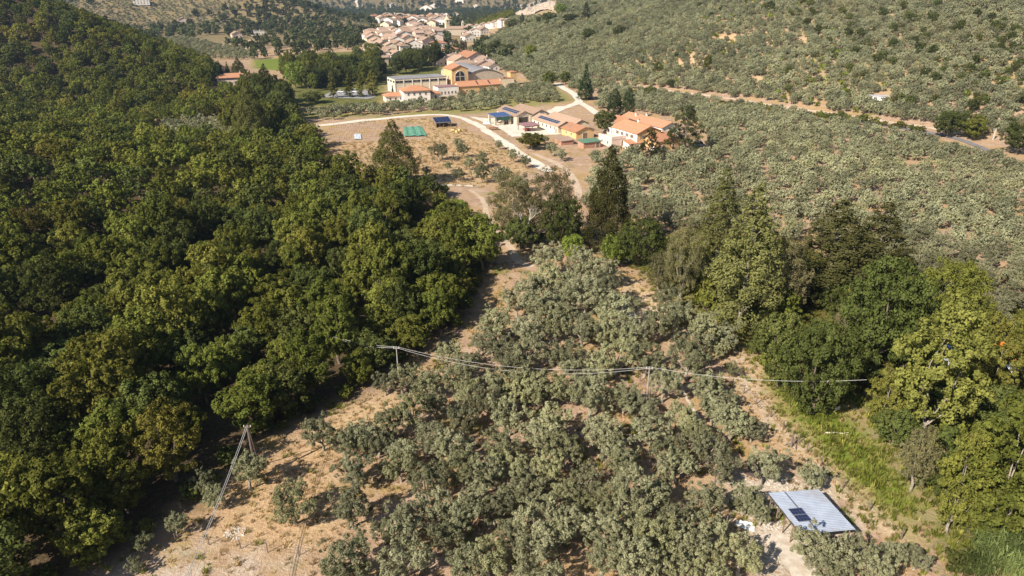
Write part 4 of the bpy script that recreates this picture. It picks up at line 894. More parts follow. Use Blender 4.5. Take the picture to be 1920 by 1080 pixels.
def house(name, label, at, w, d, h, roof='gable', rise=None, over=.5, wall=None, tile=None, rot=ROT, group=None, cat='house', wins=(), doors=(), chim=0, corner=True, bays=1, shut=False, across=False):
    wall = wall or PLASTER; tile = tile or TILE_O; p = G(*at) if len(at) == 2 else Vector(at); c, s = math.cos(rot), math.sin(rot)
    ctr = (p.x + (w/2*c - d/2*s), p.y + (w/2*s + d/2*c)) if corner else (p.x, p.y)
    zs = [float(Hm(ctr[0] + a*w/2*c - b*d/2*s, ctr[1] + a*w/2*s + b*d/2*c)) for a in (-1,1) for b in (-1,1)]; z = float(np.mean(zs))
    root = empty(name, (ctr[0], ctr[1], z), rot, label, cat, group)
    x0, x1, y0, y1 = -w/2, w/2, -d/2, d/2; mb = MB(); rf = MB()
    if roof == 'gable':
        bw = w/bays; rise = rise or bw*.22
        if across:   # ridge along x
            r0 = MB(); gable_prism(r0, y0, y1, -x1, -x0, -SUNK, h, rise); mb.add([(-q[1], q[0], q[2]) for q in r0.v], r0.f)
            r0 = MB(); gable_roof(r0, y0, y1, -x1, -x0, h, rise, over); rf.add([(-q[1], q[0], q[2]) for q in r0.v], r0.f)
        else:
            for i in range(bays):
                gable_prism(mb, x0+i*bw, x0+(i+1)*bw - (.02 if i < bays-1 else 0), y0, y1, -SUNK, h, rise); gable_roof(rf, x0+i*bw, x0+(i+1)*bw, y0 + .012*i, y1 + .012*i, h + .006*i, rise, over if bays == 1 else .45)
    elif roof == 'hip': mb.box(x0,x1,y0,y1,-SUNK,h); rise = rise or min(w,d)*.2; hip_roof(rf, x0, x1, y0, y1, h, rise, over)
    elif roof == 'mono': mb.hexa([(x0,y0,-SUNK),(x1,y0,-SUNK),(x1,y1,-SUNK),(x0,y1,-SUNK),(x0,y0,h),(x1,y0,h),(x1,y1,h+(rise or 1)),(x0,y1,h+(rise or 1))]); mono_roof(rf, x0, x1, y0, y1, h, h+(rise or 1), over)
    elif roof == 'flat': mb.box(x0,x1,y0,y1,-SUNK,h); rf.box(x0-.1,x1+.1,y0-.1,y1+.1,h+.003,h+.25)
    mb.build('wall', wall, root); ro = rf.build('roof', tile, root)
    for i in range(chim):
        cx = w*(.22 - .4*i); cy = d*(.15+.1*i); zt = h + (rise or 1)
        MB().box(cx-.35,cx+.35,cy-.3,cy+.3,h*.8,zt+.9,0).box(cx-.45,cx+.45,cy-.4,cy+.4,zt+.902,zt+1.05,1).build('chimney', [wall, tile], ro)
    for wn in wins: window(root, wn[0], wn[1], wn[2], wn[3] if len(wn) > 3 else .95, wn[4] if len(wn) > 4 else 1.35, w, d, shut)
    for dn in doors: door(root, dn[0], dn[1], dn[2] if len(dn) > 2 else 1.1, dn[3] if len(dn) > 3 else 2.2, w, d)
    return root
def rows(face, span, n, zs, w=.95, h=1.35): return [(face, -span/2 + span*(i+.5)/n, z, w, h) for i in range(n) for z in zs]
# --- farmhouse group
fh = house('farmhouse', 'farmhouse with bright orange tiled gable roof and ochre gable wall', (1193,279), 12, 16.5, 6.0, rise=2.3, wall=PLASTER, tile=TILE_N, wins=rows('l',13,4,(.9,3.7)) + [('f',-3.2,3.6,1.1,1.5),('f',2.5,3.6,1.1,1.5),('f',-3.2,.9,1.1,1.5)], doors=[('l',5.8)], chim=1, shut=True)
MB().add([(-5.99,-8.262,-.5),(5.99,-8.262,-.5),(5.99,-8.262,5.95),(0,-8.262,8.2),(-5.99,-8.262,5.95)], [(0,1,2,3,4)]).build('gable_render', OCHRE, fh)['label'] = 'ochre painted gable wall'
house('farmhouse', 'lower orange-roofed wing behind the ochre-gabled farmhouse', (1159,257), 10.5, 9, 5.4, rise=1.9, wall=PLASTER, tile=TILE_N, wins=rows('l',7,3,(.9,3.4)))
house('farmhouse', 'long white back building with pinkish orange roof beside the pine', (1240,263), 9, 29, 5.2, rise=1.7, wall=PLASTER, tile=tiles('mid_clay_tile', (.55,.25,.13), (.46,.25,.15)), wins=rows('l',26,8,(2.6,)) + [('f',-1.8,2.4,1,1.3),('f',1.6,.8,1,1.3)], chim=2)
house('farm_annex', 'low ochre annex under the pine at the farmhouse end', (1230,284), 12, 8, 3.6, 'mono', rise=1.6, wall=OCHRE, tile=TILE_N, wins=[('f',-2.5,1,1,1.3),('l',0,1,1,1.3)], doors=[('f',2.5)], cat='annex')
tr = house('terrace_block', 'pinkish terrace block with parapet against the farmhouse', (1146,276), 8, 9, 3.0, 'flat', wall=PINKP, tile=PINKP, wins=[('l',-2,1.0,.8,1.1),('l',2,1.0,.8,1.1)], doors=[('f',1.5)], cat='terrace')
MB().box(-4.05,4.05,-4.55,-4.3,3.26,4.1).box(-4.05,-3.8,-4.298,4.55,3.26,4.1).build('parapet', PINKP, tr)
house('farm_annex', 'tiny white annex with orange lean-to roof at the farmhouse foot', (1179,281), 5.5, 4, 2.2, 'mono', rise=.9, wall=PLASTER, tile=TILE_N, wins=[('f',1.2,.8,.8,.9)], doors=[('f',-1.2)], cat='annex', over=.3)
# --- barns with solar panels
def solar(root, x0, x1, y0, y1, z0, z1, n, name='solar_panel', gap=.06, m=1):
    """a strip of panels on a slope: x runs up the slope (z0 to z1), y along it; each panel a mesh of its own"""
    L_ = (y1-y0)/n
    for r in range(m):
        xa = x0+(x1-x0)*r/m; xb = x0+(x1-x0)*(r+1)/m-gap*2; za = z0+(z1-z0)*r/m; zb = z0+(z1-z0)*(r+1)/m
        for i in range(n):
            a, b = y0+i*L_, y0+(i+1)*L_-gap; k = MB(); k.slab((xa,a,za),(xb,a,zb),(xb,b,zb),(xa,b,za), .05, 1)
            k.slab((xa+.06,a+.06,za+.012),(xb-.06,a+.06,zb+.012),(xb-.06,b-.06,zb+.012),(xa+.06,b-.06,za+.012), .02, 0); k.build(name, [PANEL, ALU], root)
def barn(label, at, w, d, h, rise, opened, np_):
    b = house('barn', label, at, w, d, h, bays=2, rise=rise, wall=CREAM if not opened else STONE, tile=TILE_O, cat='barn', over=.5)
    ro = [c for c in b.children if c.name.startswith('roof')][0]; bw = w/2; sl = rise/(bw/2); x0 = -w/2 + bw*.12; x1 = -w/2 + bw*.36
    zof = h + .03 + .2 + .05
    solar(b, x0, x1, -d*.40, d*.36, zof + sl*(x0+w/2), zof + sl*(x1+w/2), np_, m=2)
    return b
b1 = barn('open barn with twin old-tiled gables and solar panels beside the blue canopy', (968,235), 17.5, 20, 4.2, 1.9, True, 9)
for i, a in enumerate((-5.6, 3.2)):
    MB().box(a-3.0, a+3.0, -.02, .06, 0, 3.5).build('barn_shade_panel', paint('barn_dark', (.05,.04,.035), .9, .1, 1), b1, (0, -10.05, 0))  # near-black panel on the wall, its colour standing for shade inside the bay
for a in (-8.4, -1.2, 7.2): MB().box(a-.55, a+.55, -10.75, -10.06, -1, 4.05).build('pillar', STONE, b1)
b2 = barn('closed barn with twin old-tiled gables, solar panels and white side wall', (1046,251), 16, 23, 3.4, 1.7, False, 11)
for i in range(6): window(b2, 'l', -9+i*3.6, 1.5, 1.1, 1.2, 16, 23)
door(b2, 'f', -4.5, 2.6, 2.8, 16, 23); door(b2, 'l', 10, 1.2, 2.2, 16, 23)
house('barn', 'small barn with bright orange gable roof in front of the solar barn', (1080,261), 9, 11.5, 3.0, rise=1.7, wall=OCHRE, tile=TILE_N, cat='barn', wins=[('l',-2,1.2,.9,.9),('l',2,1.2,.9,.9)], doors=[('f',0,2.4,2.4)])
house('shed', 'brick shed with flat green sheet roof below the orange barn', (1094,279), 8.2, 4.2, 2.3, 'mono', rise=.5, wall=BRICK, tile=GREENR, cat='shed', doors=[('f',2.6,1.6,2.0)], over=.35)
house('shed', 'low shed with faded red tiled roof beside the walnut tree', (1052,273), 6, 4.5, 1.7, 'mono', rise=.7, wall=BRICK, tile=TILE_P, cat='shed', over=.3)
def canopy(name, label, at, w, d, h0, h1, roofm, postm, pr, rot=ROT, cat='canopy', nx=3):
    p = G(*at); c, s = math.cos(rot), math.sin(rot); x, y = p.x + w/2*c - d/2*s, p.y + w/2*s + d/2*c
    r = empty(name, (x, y, float(Hm(x,y))), rot, label, cat); mb = MB(); mono_roof(mb, -w/2, w/2, -d/2, d/2, h0, h1, .4); mb.build('roof', roofm, r)
    for i in range(nx):
        for yy, hh in ((-d/2+pr, h0), (d/2-pr, h1)):
            xx = -w/2 + pr + (w-2*pr)*i/(nx-1); MB().box(xx-pr, xx+pr, yy-pr, yy+pr, -.8, hh-.03).build('post', postm, r)
    for i in range(nx-1): MB().box(-w/2+(w)*i/(nx-1)+.3, -w/2+w*(i+1)/(nx-1)-.3, -d/2+.1, -d/2+.28, h0-.45, h0-.1).build('beam', TIMBER, r)
    return r
cb = canopy('canopy', 'open canopy with blue panelled roof on stone pillars beside the barn', (928,236), 8.5, 7, 4.0, 4.6, SHEET, STONE, .5)
for i in range(4): MB().slab((-4.3+i*2.15,-3.7,4.215),(-2.25+i*2.15,-3.7,4.215),(-2.25+i*2.15,3.7,4.845),(-4.3+i*2.15,3.7,4.845), .05).build('solar_panel', paint('blue_panel', (.05,.09,.22), .25, .2, .6), cb)
MB().box(-3.6,3.8,-3.95,-3.88,2.5,3.7).build('awning', paint('dark_green_net', (.03,.09,.07), .9, .2, 1), cb)
for i in range(2):
    q = Vector(cb.location) + Matrix.Rotation(ROT,3,'Z') @ Vector((1.2+i*1.5, .5, 0)); o = MB().tube([(-.6,0,.62),(.6,0,.62)], .62, 12).build('straw_bale', STRAW, None, q, (0,0,.4)); tag(o, 'round golden straw bale under the blue-roofed canopy', 'bale', 'bales under the canopy')
canopy('pergola', 'open pergola with mauve sheet roof in the farm yard', (984,248), 7.5, 6.5, 2.6, 2.9, MAUVE, TIMBER, .12, cat='pergola')
sb = canopy('field_shed', 'small field shelter with dark blue solar roof on the tan field', (818,240), 7, 5.5, 2.2, 3.6, SHEET, TIMBER, .1, rot=math.radians(20), cat='shelter')
solar_x = 7; 
for i in range(4):
    for j in range(2):
        zz = lambda y: 2.2+.14+.02+.055 + (3.6-2.2)*(y+2.75+.4)/(5.5+.8); ya, yb = -3.0+j*3.05, -.03+j*3.05
        MB().slab((-3.7+i*1.87,ya,zz(ya)),(-1.9+i*1.87,ya,zz(ya)),(-1.9+i*1.87,yb,zz(yb)),(-3.7+i*1.87,yb,zz(yb)), .045).build('solar_panel', PANEL, sb)
MB().box(-3.3,3.3,2.55,2.68,0,3.3).box(-3.3,-3.15,-2,2.54,0,2.3).build('back_wall', TIMBER, sb)
# --- villa
v1 = house('villa', 'white two-storey villa with orange hip roof before the factory', (758,194), 15, 11, 6.4, 'hip', rise=2.2, over=.8, tile=TILE_N, rot=math.radians(20), wins=rows('f',13,4,(1.0,4.1)) + rows('l',8,2,(4.1,)), cat='villa')
house('villa_wing', 'single-storey villa wing with orange hip roof on the car park side', (724,192), 11, 8, 3.2, 'hip', rise=1.5, over=.8, tile=TILE_N, rot=math.radians(20), wins=rows('f',9,3,(1.0,)), doors=[('l',0)], cat='villa wing')
house('villa_wing', 'single-storey villa wing with orange hip roof on the grove side', (797,189), 9, 8, 3.6, 'hip', rise=1.4, over=.8, tile=TILE_N, rot=math.radians(20), wins=rows('f',7,2,(.8,),1.1,1.8), cat='villa wing')
# --- factory
RF = math.radians(27)
f1 = house('factory_hall', 'long cream factory hall with flat grey roof and high ribbon windows', (742,176), 33, 15, 8.0, 'flat', wall=CREAM, tile=SHEET, rot=RF, cat='factory', doors=[('l',2,2.4,4.5)])
for i in range(7): MB().box(-16.5+i*5.5-.2, -16.5+i*5.5+.2, -7.68, -7.503, -1, 7.95).build('pilaster', PLASTER, f1)
for i in range(6): window(f1, 'f', -13.75+i*5.5, 5.9, 4.6, 1.3, 33, 15)
for i in range(3): window(f1, 'l', -5+i*5, 5.9, 3.2, 1.3, 33, 15)
f2 = house('factory_tower', 'tall ochre factory block with orange gable and great arched window', (848,169), 11, 13, 12.0, rise=2.2, wall=OCHRE, tile=TILE_N, rot=RF, cat='factory', wins=[('l',-3,3,1.2,5),('l',1,3,1.2,5)])
def arch(root, cx, z, r, hh, y, mat, mat2, n=12):
    pts = [(cx-r, y, z), (cx+r, y, z)] + [(cx+r*math.cos(math.pi*i/n), y, z+hh+r*math.sin(math.pi*i/n)) for i in range(n+1)]
    w = MB().add(pts, [tuple(range(len(pts)))]).build('arched_window', mat, root)
    fr = MB(); q = [(cx-r,z)] + [(cx-r*math.cos(math.pi*i/n), z+hh+r*math.sin(math.pi*i/n)) for i in range(n+1)] + [(cx+r,z)]
    fr.tube([(a, y-.02, b) for a, b in q], .16, 5); fr.tube([(cx, y-.02, z), (cx, y-.02, z+hh+r)], .09, 4); fr.tube([(cx-r, y-.02, z+hh), (cx+r, y-.02, z+hh)], .09, 4); fr.build('frame', mat2, w)
arch(f2, 0, 5.0, 3.4, 2.6, -6.53, DARKG, FRAMEM)
def vault(label, at, w, d, h, rise):
    p = G(*at); c, s = math.cos(RF), math.sin(RF); x, y = p.x + w/2*c - d/2*s, p.y + w/2*s + d/2*c; r = empty('factory_vault', (x,y,float(Hm(x,y))), RF, label, 'factory'); n = 16
    prof = [(-w/2 + w*i/n, h + rise*math.sin(math.pi*i/n)**.9) for i in range(n+1)]
    g = [(-w/2,-d/2,-1)] + [(a,-d/2,b) for a, b in prof] + [(w/2,-d/2,-1)]; g2 = [(a, d/2, b) for a, _, b in g]; k = len(g)
    MB().add(g+g2, [tuple(range(k))[::-1], tuple(range(k,2*k))] + [(i,(i+1)%k,(i+1)%k+k,i+k)[::-1] for i in (0, k-1, k-2)]).build('wall', STONE, r)
    mb = MB()
    for i in range(n):
        (a, za), (b, zb) = prof[i], prof[i+1]; mb.hexa([(a,-d/2-.5,za+.02),(b,-d/2-.5,zb+.02),(b,d/2+.5,zb+.02),(a,d/2+.5,za+.02),(a,-d/2-.5,za+.3),(b,-d/2-.5,zb+.3),(b,d/2+.5,zb+.3),(a,d/2+.5,za+.3)])
    mb.build('vaulted_roof', SHEET, r)
    for i in range(7): window(r, 'l', -d/2+3+i*(d-6)/6, h-1.8, 1.2, 1.0, w, d)
    return r
vault('factory hall with shallow grey vaulted roof behind the orange front', (872,166), 27, 40, 6.8, 4.2)
f4 = house('factory_range', 'long low factory front with orange pitched roof and ochre wall', (861,177), 28, 9, 4.4, 'gable', rise=2.2, wall=OCHRE, tile=TILE_N, rot=RF, cat='factory', across=True, wins=[('f',-9,1.2,1.2,1.0),('f',2,1.2,1.2,1.0),('l',-2,1.2,.9,1.6),('l',2,1.2,.9,1.6)])
for a in (-1.5, 6.5): MB().slab((a-.35,-4.2,5.1),(a+.35,-4.2,5.1),(a+.35,-.9,6.75),(a-.35,-.9,6.75), .06).build('skylight', PANEL, f4)
house('factory_annex', 'white two-storey factory annex with brownish parapet roof', (822,181), 13, 8, 5.0, 'flat', wall=PLASTER, tile=MAUVE, rot=RF, cat='annex', wins=rows('f',11,5,(1.2,)) + rows('l',6,3,(1.2,)))
house('factory_chimney_block', 'square ochre end block with small chimney tower at the factory corner', (938,163), 10, 8, 4.8, 'flat', wall=CREAM, tile=TILE_N, rot=RF, cat='factory')
house('factory_chimney_block', 'small brick chimney tower at the far factory corner', (957,160), 4.5, 4.5, 8.0, 'hip', rise=.8, wall=OCHRE, tile=TILE_N, rot=RF, cat='tower', over=.3)
# --- houses on the near side of the town
for a in [
 ('white three-storey house with orange hip roof below the church',(813,100),13,11,8.5,'hip',PLASTER,TILE_N),('low white house with orange roof beside the three-storey one',(808,101),7,7,4.5,'hip',PLASTER,TILE_N),
 ('yellow house with orange hip roof in the middle of the orange-roofed row',(834,109),13,10,7,'hip',CREAM,TILE_N),('house with pinkish orange hip roof next to the yellow one',(843,117),13,10,4.5,'hip',PLASTER,TILE_P),
 ('low house with pink tiled roof in front of the old town trees',(813,119),14,11,4.5,'gable',PINKP,TILE_P),('low pink-roofed house beside the dark trees behind the factory',(822,124),12,9,4,'gable',PINKP,TILE_P),
 ('large house with broad orange gable roof, biggest of the row',(876,121),18,20,5.0,'gable',PINKP,TILE_N),('cream house with brownish gable roof beside the big orange one',(853,127),14,13,5,'gable',CREAM,TILE_O),
 ('long pink-roofed house directly behind the factory vault',(857,133),17,11,4.6,'hip',PLASTER,TILE_P),('lilac house with orange gable roof at the hill foot',(901,127),12,14,5,'gable',PINKP,TILE_P),
 ('small white house with dark gable at the end of the row',(917,134),9,9,3.6,'gable',PLASTER,TILE_O),('low house with faded pink roof between the lilac and the white one',(893,131),14,8,3.4,'gable',PINKP,TILE_P),
 ('small house with steep orange roof half hidden in the town trees',(765,122),9,8,5,'gable',PINKP,TILE_N),('red-roofed farmhouse half hidden behind the wooded spur',(408,154),18,10,4.5,'hip',PINKP,TILE_N),
 ('white house with grey roof on the far terrace',(461,92),13,9,5,'gable',PLASTER,TILE_O),('white house among the dark trees of the far hill',(472,67),16,9,5,'flat',PLASTER,SHEET),('ruined pale house between the far dark trees',(436,72),12,9,5,'gable',PINKP,TILE_O),
 ('small pale house on the slope of the far hill',(335,46),14,9,5,'gable',PINKP,TILE_P),('pale house by the crest of the far hill',(250,9),22,12,6,'gable',PLASTER,TILE_P),('white house above the old town with pitched roof',(872,78),13,11,5,'gable',PLASTER,TILE_O),
]:
    lab, at, w_, d_, h_, rf_, wm_, tm_ = a; ns = max(2, int(w_/4)); zz_ = (1.0,) if h_ < 5.5 else (1.0, 3.9) if h_ < 8 else (.9, 3.5, 6.1)
    house('house', lab, at, w_, d_, h_, rf_, wall=wm_, tile=tm_, rot=ROT + RT.uniform(-.12,.12), wins=rows('f', w_-1.5, ns, zz_, 1.0, 1.4) + rows('l', d_-1.5, max(2,int(d_/5)), zz_, 1.0, 1.4), chim=1, over=.6)
# --- old town
Z_OLD = GP([(684,118),(694,92),(690,70),(742,64),(800,62),(832,66),(824,84),(800,92),(772,106),(758,120),(728,122),(706,128)])
a_ = np.array(Z_OLD); X, Y = grid_scatter(a_[:,0].min(), a_[:,0].max(), a_[:,1].min(), a_[:,1].max(), 14.5, 81, .2, rot=.3)
k = inside(X, Y, Z_OLD); k &= np.random.RandomState(6).rand(len(X)) < .86; nt_ = 0
for x, y in zip(X[k], Y[k]):
    w_, d_ = RT.uniform(9.5,16), RT.uniform(9,13); h_ = RT.uniform(5.5,9.5); ns = max(2, int(w_/3.6)); tl = RT.choice([TILE_O,TILE_O,TILE_P]); wl = RT.choice([PINKP,PLASTER,STONE,CREAM,PLASTER]); nt_ += 1
    house('town_house', {'old_clay_tile':'old town house with weathered brown tiled roof in the dense cluster','pinkish_tile':'old town house with pinkish tiled roof in the dense cluster'}[tl.name], (x, y, 0), w_, d_, h_, RT.choice(['gable','gable','hip']), wall=wl, tile=tl, rot=ROT + RT.choice([0, math.pi/2, 0]) + RT.uniform(-.2,.2), corner=False, cat='house',
          group='old town houses, ' + ('brown' if tl is TILE_O else 'pinkish') + ' roofs', wins=rows('f', w_-1.5, ns, (1.2,4.2), .95, 1.4) + rows('l', d_-1.5, 2, (1.2,4.2), .95, 1.4), over=.5)
# --- hillside hamlet above the church
for i, (u, v) in enumerate([(882,62),(896,60),(908,56),(920,54),(930,52),(942,50),(890,69),(905,64),(876,72),(950,47)]):
    w_ = RT.uniform(9,14); house('town_house', 'pale house of the hamlet climbing the hill beside the church', (u, v), w_, 9, RT.uniform(5,7.5), 'gable', wall=RT.choice([PINKP,CREAM,PLASTER]), tile=TILE_P, rot=ROT+RT.uniform(-.3,.3), group='hillside hamlet houses', corner=False, wins=rows('f', w_-1.5, 3, (1.2,4.0), .95, 1.3), over=.4)
# --- church
ch = house('church', 'stone church with long tiled nave and square bell tower', (857,66), 11, 22, 7, rise=2.6, wall=STONE, tile=TILE_O, rot=ROT+1.2, cat='church', corner=False)
p = G(839,63); bt = empty('bell_tower', (p.x, p.y, float(Hm(p.x,p.y))), ROT, 'square bell tower with pointed cap rising over the town', 'bell tower'); bt.scale = (.78,.78,.78)
tw = MB().box(-2.9,2.9,-2.9,2.9,-1,15).box(-3.2,3.2,-3.2,3.2,15.002,15.5).box(-2.7,2.7,-2.7,2.7,15.502,20).box(-3.1,3.1,-3.1,3.1,20.002,20.5).build('shaft', CREAM, bt)
MB().add([(-2.8,-2.8,20.502),(2.8,-2.8,20.502),(2.8,2.8,20.502),(-2.8,2.8,20.502),(0,0,25.5)], [(3,2,1,0),(0,1,4),(1,2,4),(2,3,4),(3,0,4)]).build('spire', CREAM, bt)
for rz in range(4): MB().box(-.9,.9,-2.75,-2.69,16.2,19.2).build('belfry_shade_panel', DARKG, bt, (0,0,0), (0,0,rz*math.pi/2))  # dark slabs on the shaft painted as the shade within the belfry arches
p = G(868,62); bg_ = empty('bell_gable', (p.x,p.y,float(Hm(p.x,p.y))), ROT, 'slim pointed bell gable at the end of the church', 'bell gable')
MB().box(-1.3,1.3,-1.2,1.2,-1,12).build('shaft', STONE, bg_); MB().add([(-1.5,-1.4,12.003),(1.5,-1.4,12.003),(1.5,1.4,12.003),(-1.5,1.4,12.003),(0,0,15.5)], [(3,2,1,0),(0,1,4),(1,2,4),(2,3,4),(3,0,4)]).build('spire', STONE, bg_)
# --- far town on the plain
a_ = np.array(Z_FTOWN); X, Y = grid_scatter(a_[:,0].min(), a_[:,0].max(), a_[:,1].min(), a_[:,1].max(), 30, 91, .4); k = inside(X, Y, Z_FTOWN); k &= np.random.RandomState(7).rand(len(X)) < .5
for x, y in list(zip(X[k], Y[k]))[:70]:
    w_ = RT.uniform(12,20); house('distant_house', 'tiny pale house with reddish roof in the far valley town', (x, y, 0), w_, 12, RT.uniform(6,9), RT.choice(['gable','hip']), wall=RT.choice([PINKP,PLASTER,CREAM]), tile=RT.choice([TILE_N,TILE_P,TILE_P]), rot=RT.uniform(-.4,.8), corner=False, group='far valley town houses', wins=rows('f', w_-2, 3, (1.2,4.2), 1.2, 1.5), over=.5)
house('warehouse', 'long white warehouse on the plain beyond the town', (797,50), 34, 26, 9, 'flat', wall=WHITEP, tile=WHITEP, rot=.15, cat='warehouse', wins=rows('f',30,5,(4.5,),4,1.5))
for u, v, w_ in ((892/1,14,10),(672,6,14),(735,14,22),(676,12,16),(800,20,30),(815,15,24),(862,5,22)):
    house('distant_house', 'tiny pale house on the far bluish hillside', (u, v), w_*1.3, 14, 8, 'gable', wall=PLASTER, tile=TILE_P, rot=RT.uniform(-.3,.3), corner=False, group='far hillside houses', wins=rows('f', w_, 3, (2,), 1.2, 1.5))
# ------------------------------------------------------------------ the tin-roofed shed
TIN = paint('zinc_sheet', (.37,.42,.52), .5, .14, .7, metal=.1, dirt=(.28,.28,.30)); WIREM = paint('wire', (.40,.39,.38), .6, .1, 2); POSTW = paint('weathered_post', (.16,.12,.10), .95, .3, 3); GREYW = paint('grey_pole', (.30,.28,.25), .9, .2, 2)
A_, B_, C_, D_ = G(1443,925,3.1), G(1537,915,2.5), G(1602,994,2.5), G(1499,1002,3.1)
e1 = ((B_-A_)+(C_-D_))/2; e2 = ((D_-A_)+(C_-B_))/2; ctr = (A_+B_+C_+D_)/4
e1.z = 0; e2.z = 0; rzs = math.atan2(e1.y, e1.x); WS, DS = e1.length, abs(e2.length*math.sin(e1.angle(e2)))
shear = e2.dot(e1.normalized())
print('shed', WS, DS, math.degrees(rzs), 'angle', math.degrees(e1.angle(e2)))
sh_ = empty('tin_roof_shed', (ctr.x, ctr.y, float(Hm(ctr.x, ctr.y))), rzs, 'open shed with corrugated tin roof and two small solar panels', 'shed')
def zr(x): return 2.8 - .6*x/WS
def tin(x0, x1, off):
    mb = MB(); n = 26; k = n*4
    for i in range(k+1):
        y = -DS/2 + DS*i/k; dz = (0,.05,.05,0)[i%4]
        for x in (x0, x1): mb.v.append((x, y, zr(x)+dz+off))
    for i in range(k): mb.f.append((2*i, 2*i+1, 2*i+3, 2*i+2)); mb.m.append(0)
    return mb.build('roof_sheet', TIN, sh_)
MB().box(-WS/2+WS*.30-.03, -WS/2+WS*.30+.03, -DS/2, DS/2, -.03, .02).build('seam_strip', paint('dark_seam', (.10,.10,.12), .8, .1, 2), sh_, (0,0,zr(-WS/2+WS*.30)+.19), (0,0,0)); tin(-WS/2, -WS/2+WS*.30, .065); tin(-WS/2+WS*.28, WS/2, 0)
for i in range(5):
    y = -DS/2+.35+(DS-.7)*i/4
    for x in (-WS/2+.35, WS/2-.35): MB().tube([(x,y,-.5),(x+RT.uniform(-.05,.05),y,zr(x)-.17)], .075, 7).build('post', TIMBER, sh_)
    MB().box(-WS/2+.15, WS/2-.15, y-.05, y+.05, -.07, .07).build('rafter', TIMBER, sh_, (0,0,2.8-.13), (0, math.atan2(.6, WS), 0))
for x in (-WS/2+.02, WS/2-.06): MB().box(x-.03, x+.03, -DS/2, DS/2, zr(x)-.2, zr(x)-.05).build('beam', paint('dark_beam', (.06,.05,.045), .9, .2, 2), sh_)
for j in range(2):
    y0 = -1.75+j*1.12; mb = MB(); x0, x1 = -WS/2+.75, -WS/2+.75+1.75
    mb.slab((x0,y0,zr(x0)+.20),(x1,y0,zr(x1)+.20),(x1,y0+1.06,zr(x1)+.20),(x0,y0+1.06,zr(x0)+.20), .05, 1)
    for a in range(4):
        xa, xb = x0+.05+a*.42, x0+.05+a*.42+.39
        for b in range(2):
            ya = y0+.05+b*.49; mb.slab((xa,ya,zr(xa)+.212),(xb,ya,zr(xb)+.212),(xb,ya+.46,zr(xb)+.212),(xa,ya+.46,zr(xa)+.212), .01, 0)
    mb.build('solar_panel', [PANEL, ALU], sh_)
# things lying near it
p = G(1416,888); o = MB().slab((-1.0,-1.4,.55),(1.0,-1.4,.35),(1.0,1.4,.5),(-1.0,1.4,.7), .06).box(-.9,-.8,-1.3,-1.2,-.1,.45).box(.8,.9,-1.3,-1.2,-.1,.28).box(-.9,-.8,1.2,1.3,-.1,.6).box(.8,.9,1.2,1.3,-.1,.4).build('dark_panel', paint('brown_board', (.10,.065,.06), .8, .2, 1), None, p, (0,0,-.5)); tag(o, 'dark brown board propped low above pale gravel near the shed', 'board')
p = G(1397,987); mb = MB(); r = random.Random(5); n = 9
for i in range(n):
    for j in range(6): mb.v.append((-1.1+2.2*i/(n-1)+r.uniform(-.1,.1), -.7+1.4*j/5+r.uniform(-.1,.1), .08+.22*r.random()*math.sin(math.pi*i/(n-1))))
for i in range(n-1):
    for j in range(5): mb.f.append((i*6+j,(i+1)*6+j,(i+1)*6+j+1,i*6+j+1)); mb.m.append(0)
tag(mb.build('plastic_sheet', WHITEP, None, p, (0,0,-.4)), 'crumpled bright white plastic sheet on the gravel by the shed', 'sheet')
# ------------------------------------------------------------------ poles and wires
def sag(a, b, s, n=14): return [a.lerp(b, i/n) + Vector((0,0,-4*s*(i/n)*(1-i/n))) for i in range(n+1)]
def pole(name, label, top, h, strut=None, m=GREYW, r=.10):
    z = float(Hm(top.x, top.y)); o = empty(name, (top.x, top.y, z), 0, label, 'utility pole'); hh = top.z - z
    MB().tube([(0,0,-.6),(0,0,hh*.5),(0,0,hh)], [r*1.3,r*1.1,r*.8], 8).build('shaft', m, o)
    MB().box(-.5,.5,-.05,.05,hh-.35,hh-.22).build('crossarm', m, o)
    for x in (-.42,.42): MB().tube([(x,0,hh-.219),(x,0,hh-.02)], [.05,.04], 6).build('insulator', WHITEP, o)
    if strut is not None:
        b = strut - Vector((top.x, top.y, z)); MB().tube([(0.12,0,hh-.5),(b.x,b.y,float(Hm(strut.x,strut.y))-z-.3)], .075, 7).build('strut', m, o)
    return o
T1 = G(743,650,6.8); T2 = G(1218,688,6.8); T0 = G(615,628,6.2); T3 = G(1625,712,9.5)
pole('utility_pole','pale wire pole at the shadowed wood edge',T1,6.8); pole('utility_pole','pale wire pole standing in the olive fence row',T2,6.8)
for a, b, n_, lab, s in ((T0,T1,2,'pair of wires running from the wood to the first pale pole',.5),(T1,T2,2,'pair of long sagging wires across the olive grove',2.0),(T2,T3,1,'single wire running on into the stream trees',1.1)):
    o = empty('overhead_wire', a, 0, lab, 'wire')
    for i in range(n_):
        dz = Vector((0,0,-.55*i)) if n_ > 1 else Vector((0,0,0)); q = [c - a for c in sag(a+dz*.35, b+dz*.35, s*(1+.30*i))]; MB().tube(q, .026, 5).build('strand', WIREM, o)
T4 = G(463,797,8.5); s4 = G(487,872); T5 = G(262,1270,8.5)
pole('utility_pole','dark propped pole at the wood edge carrying thick cables',T4,8.5,s4,POSTW,.15)
o = empty('overhead_wire', T4, 0, 'bundle of thick pale cables running from the propped pole towards the viewer', 'cable')
for i, (dx, dz) in enumerate(((-.11,0),(.11,.04),(.3,-.7))):
    MB().tube([c - T4 for c in sag(T4+Vector((dx,0,dz-.1)), T5+Vector((dx,0,dz-.1)), .9)], .034 if i < 2 else .016, 5).build('strand', WIREM if i < 2 else POSTW, o)
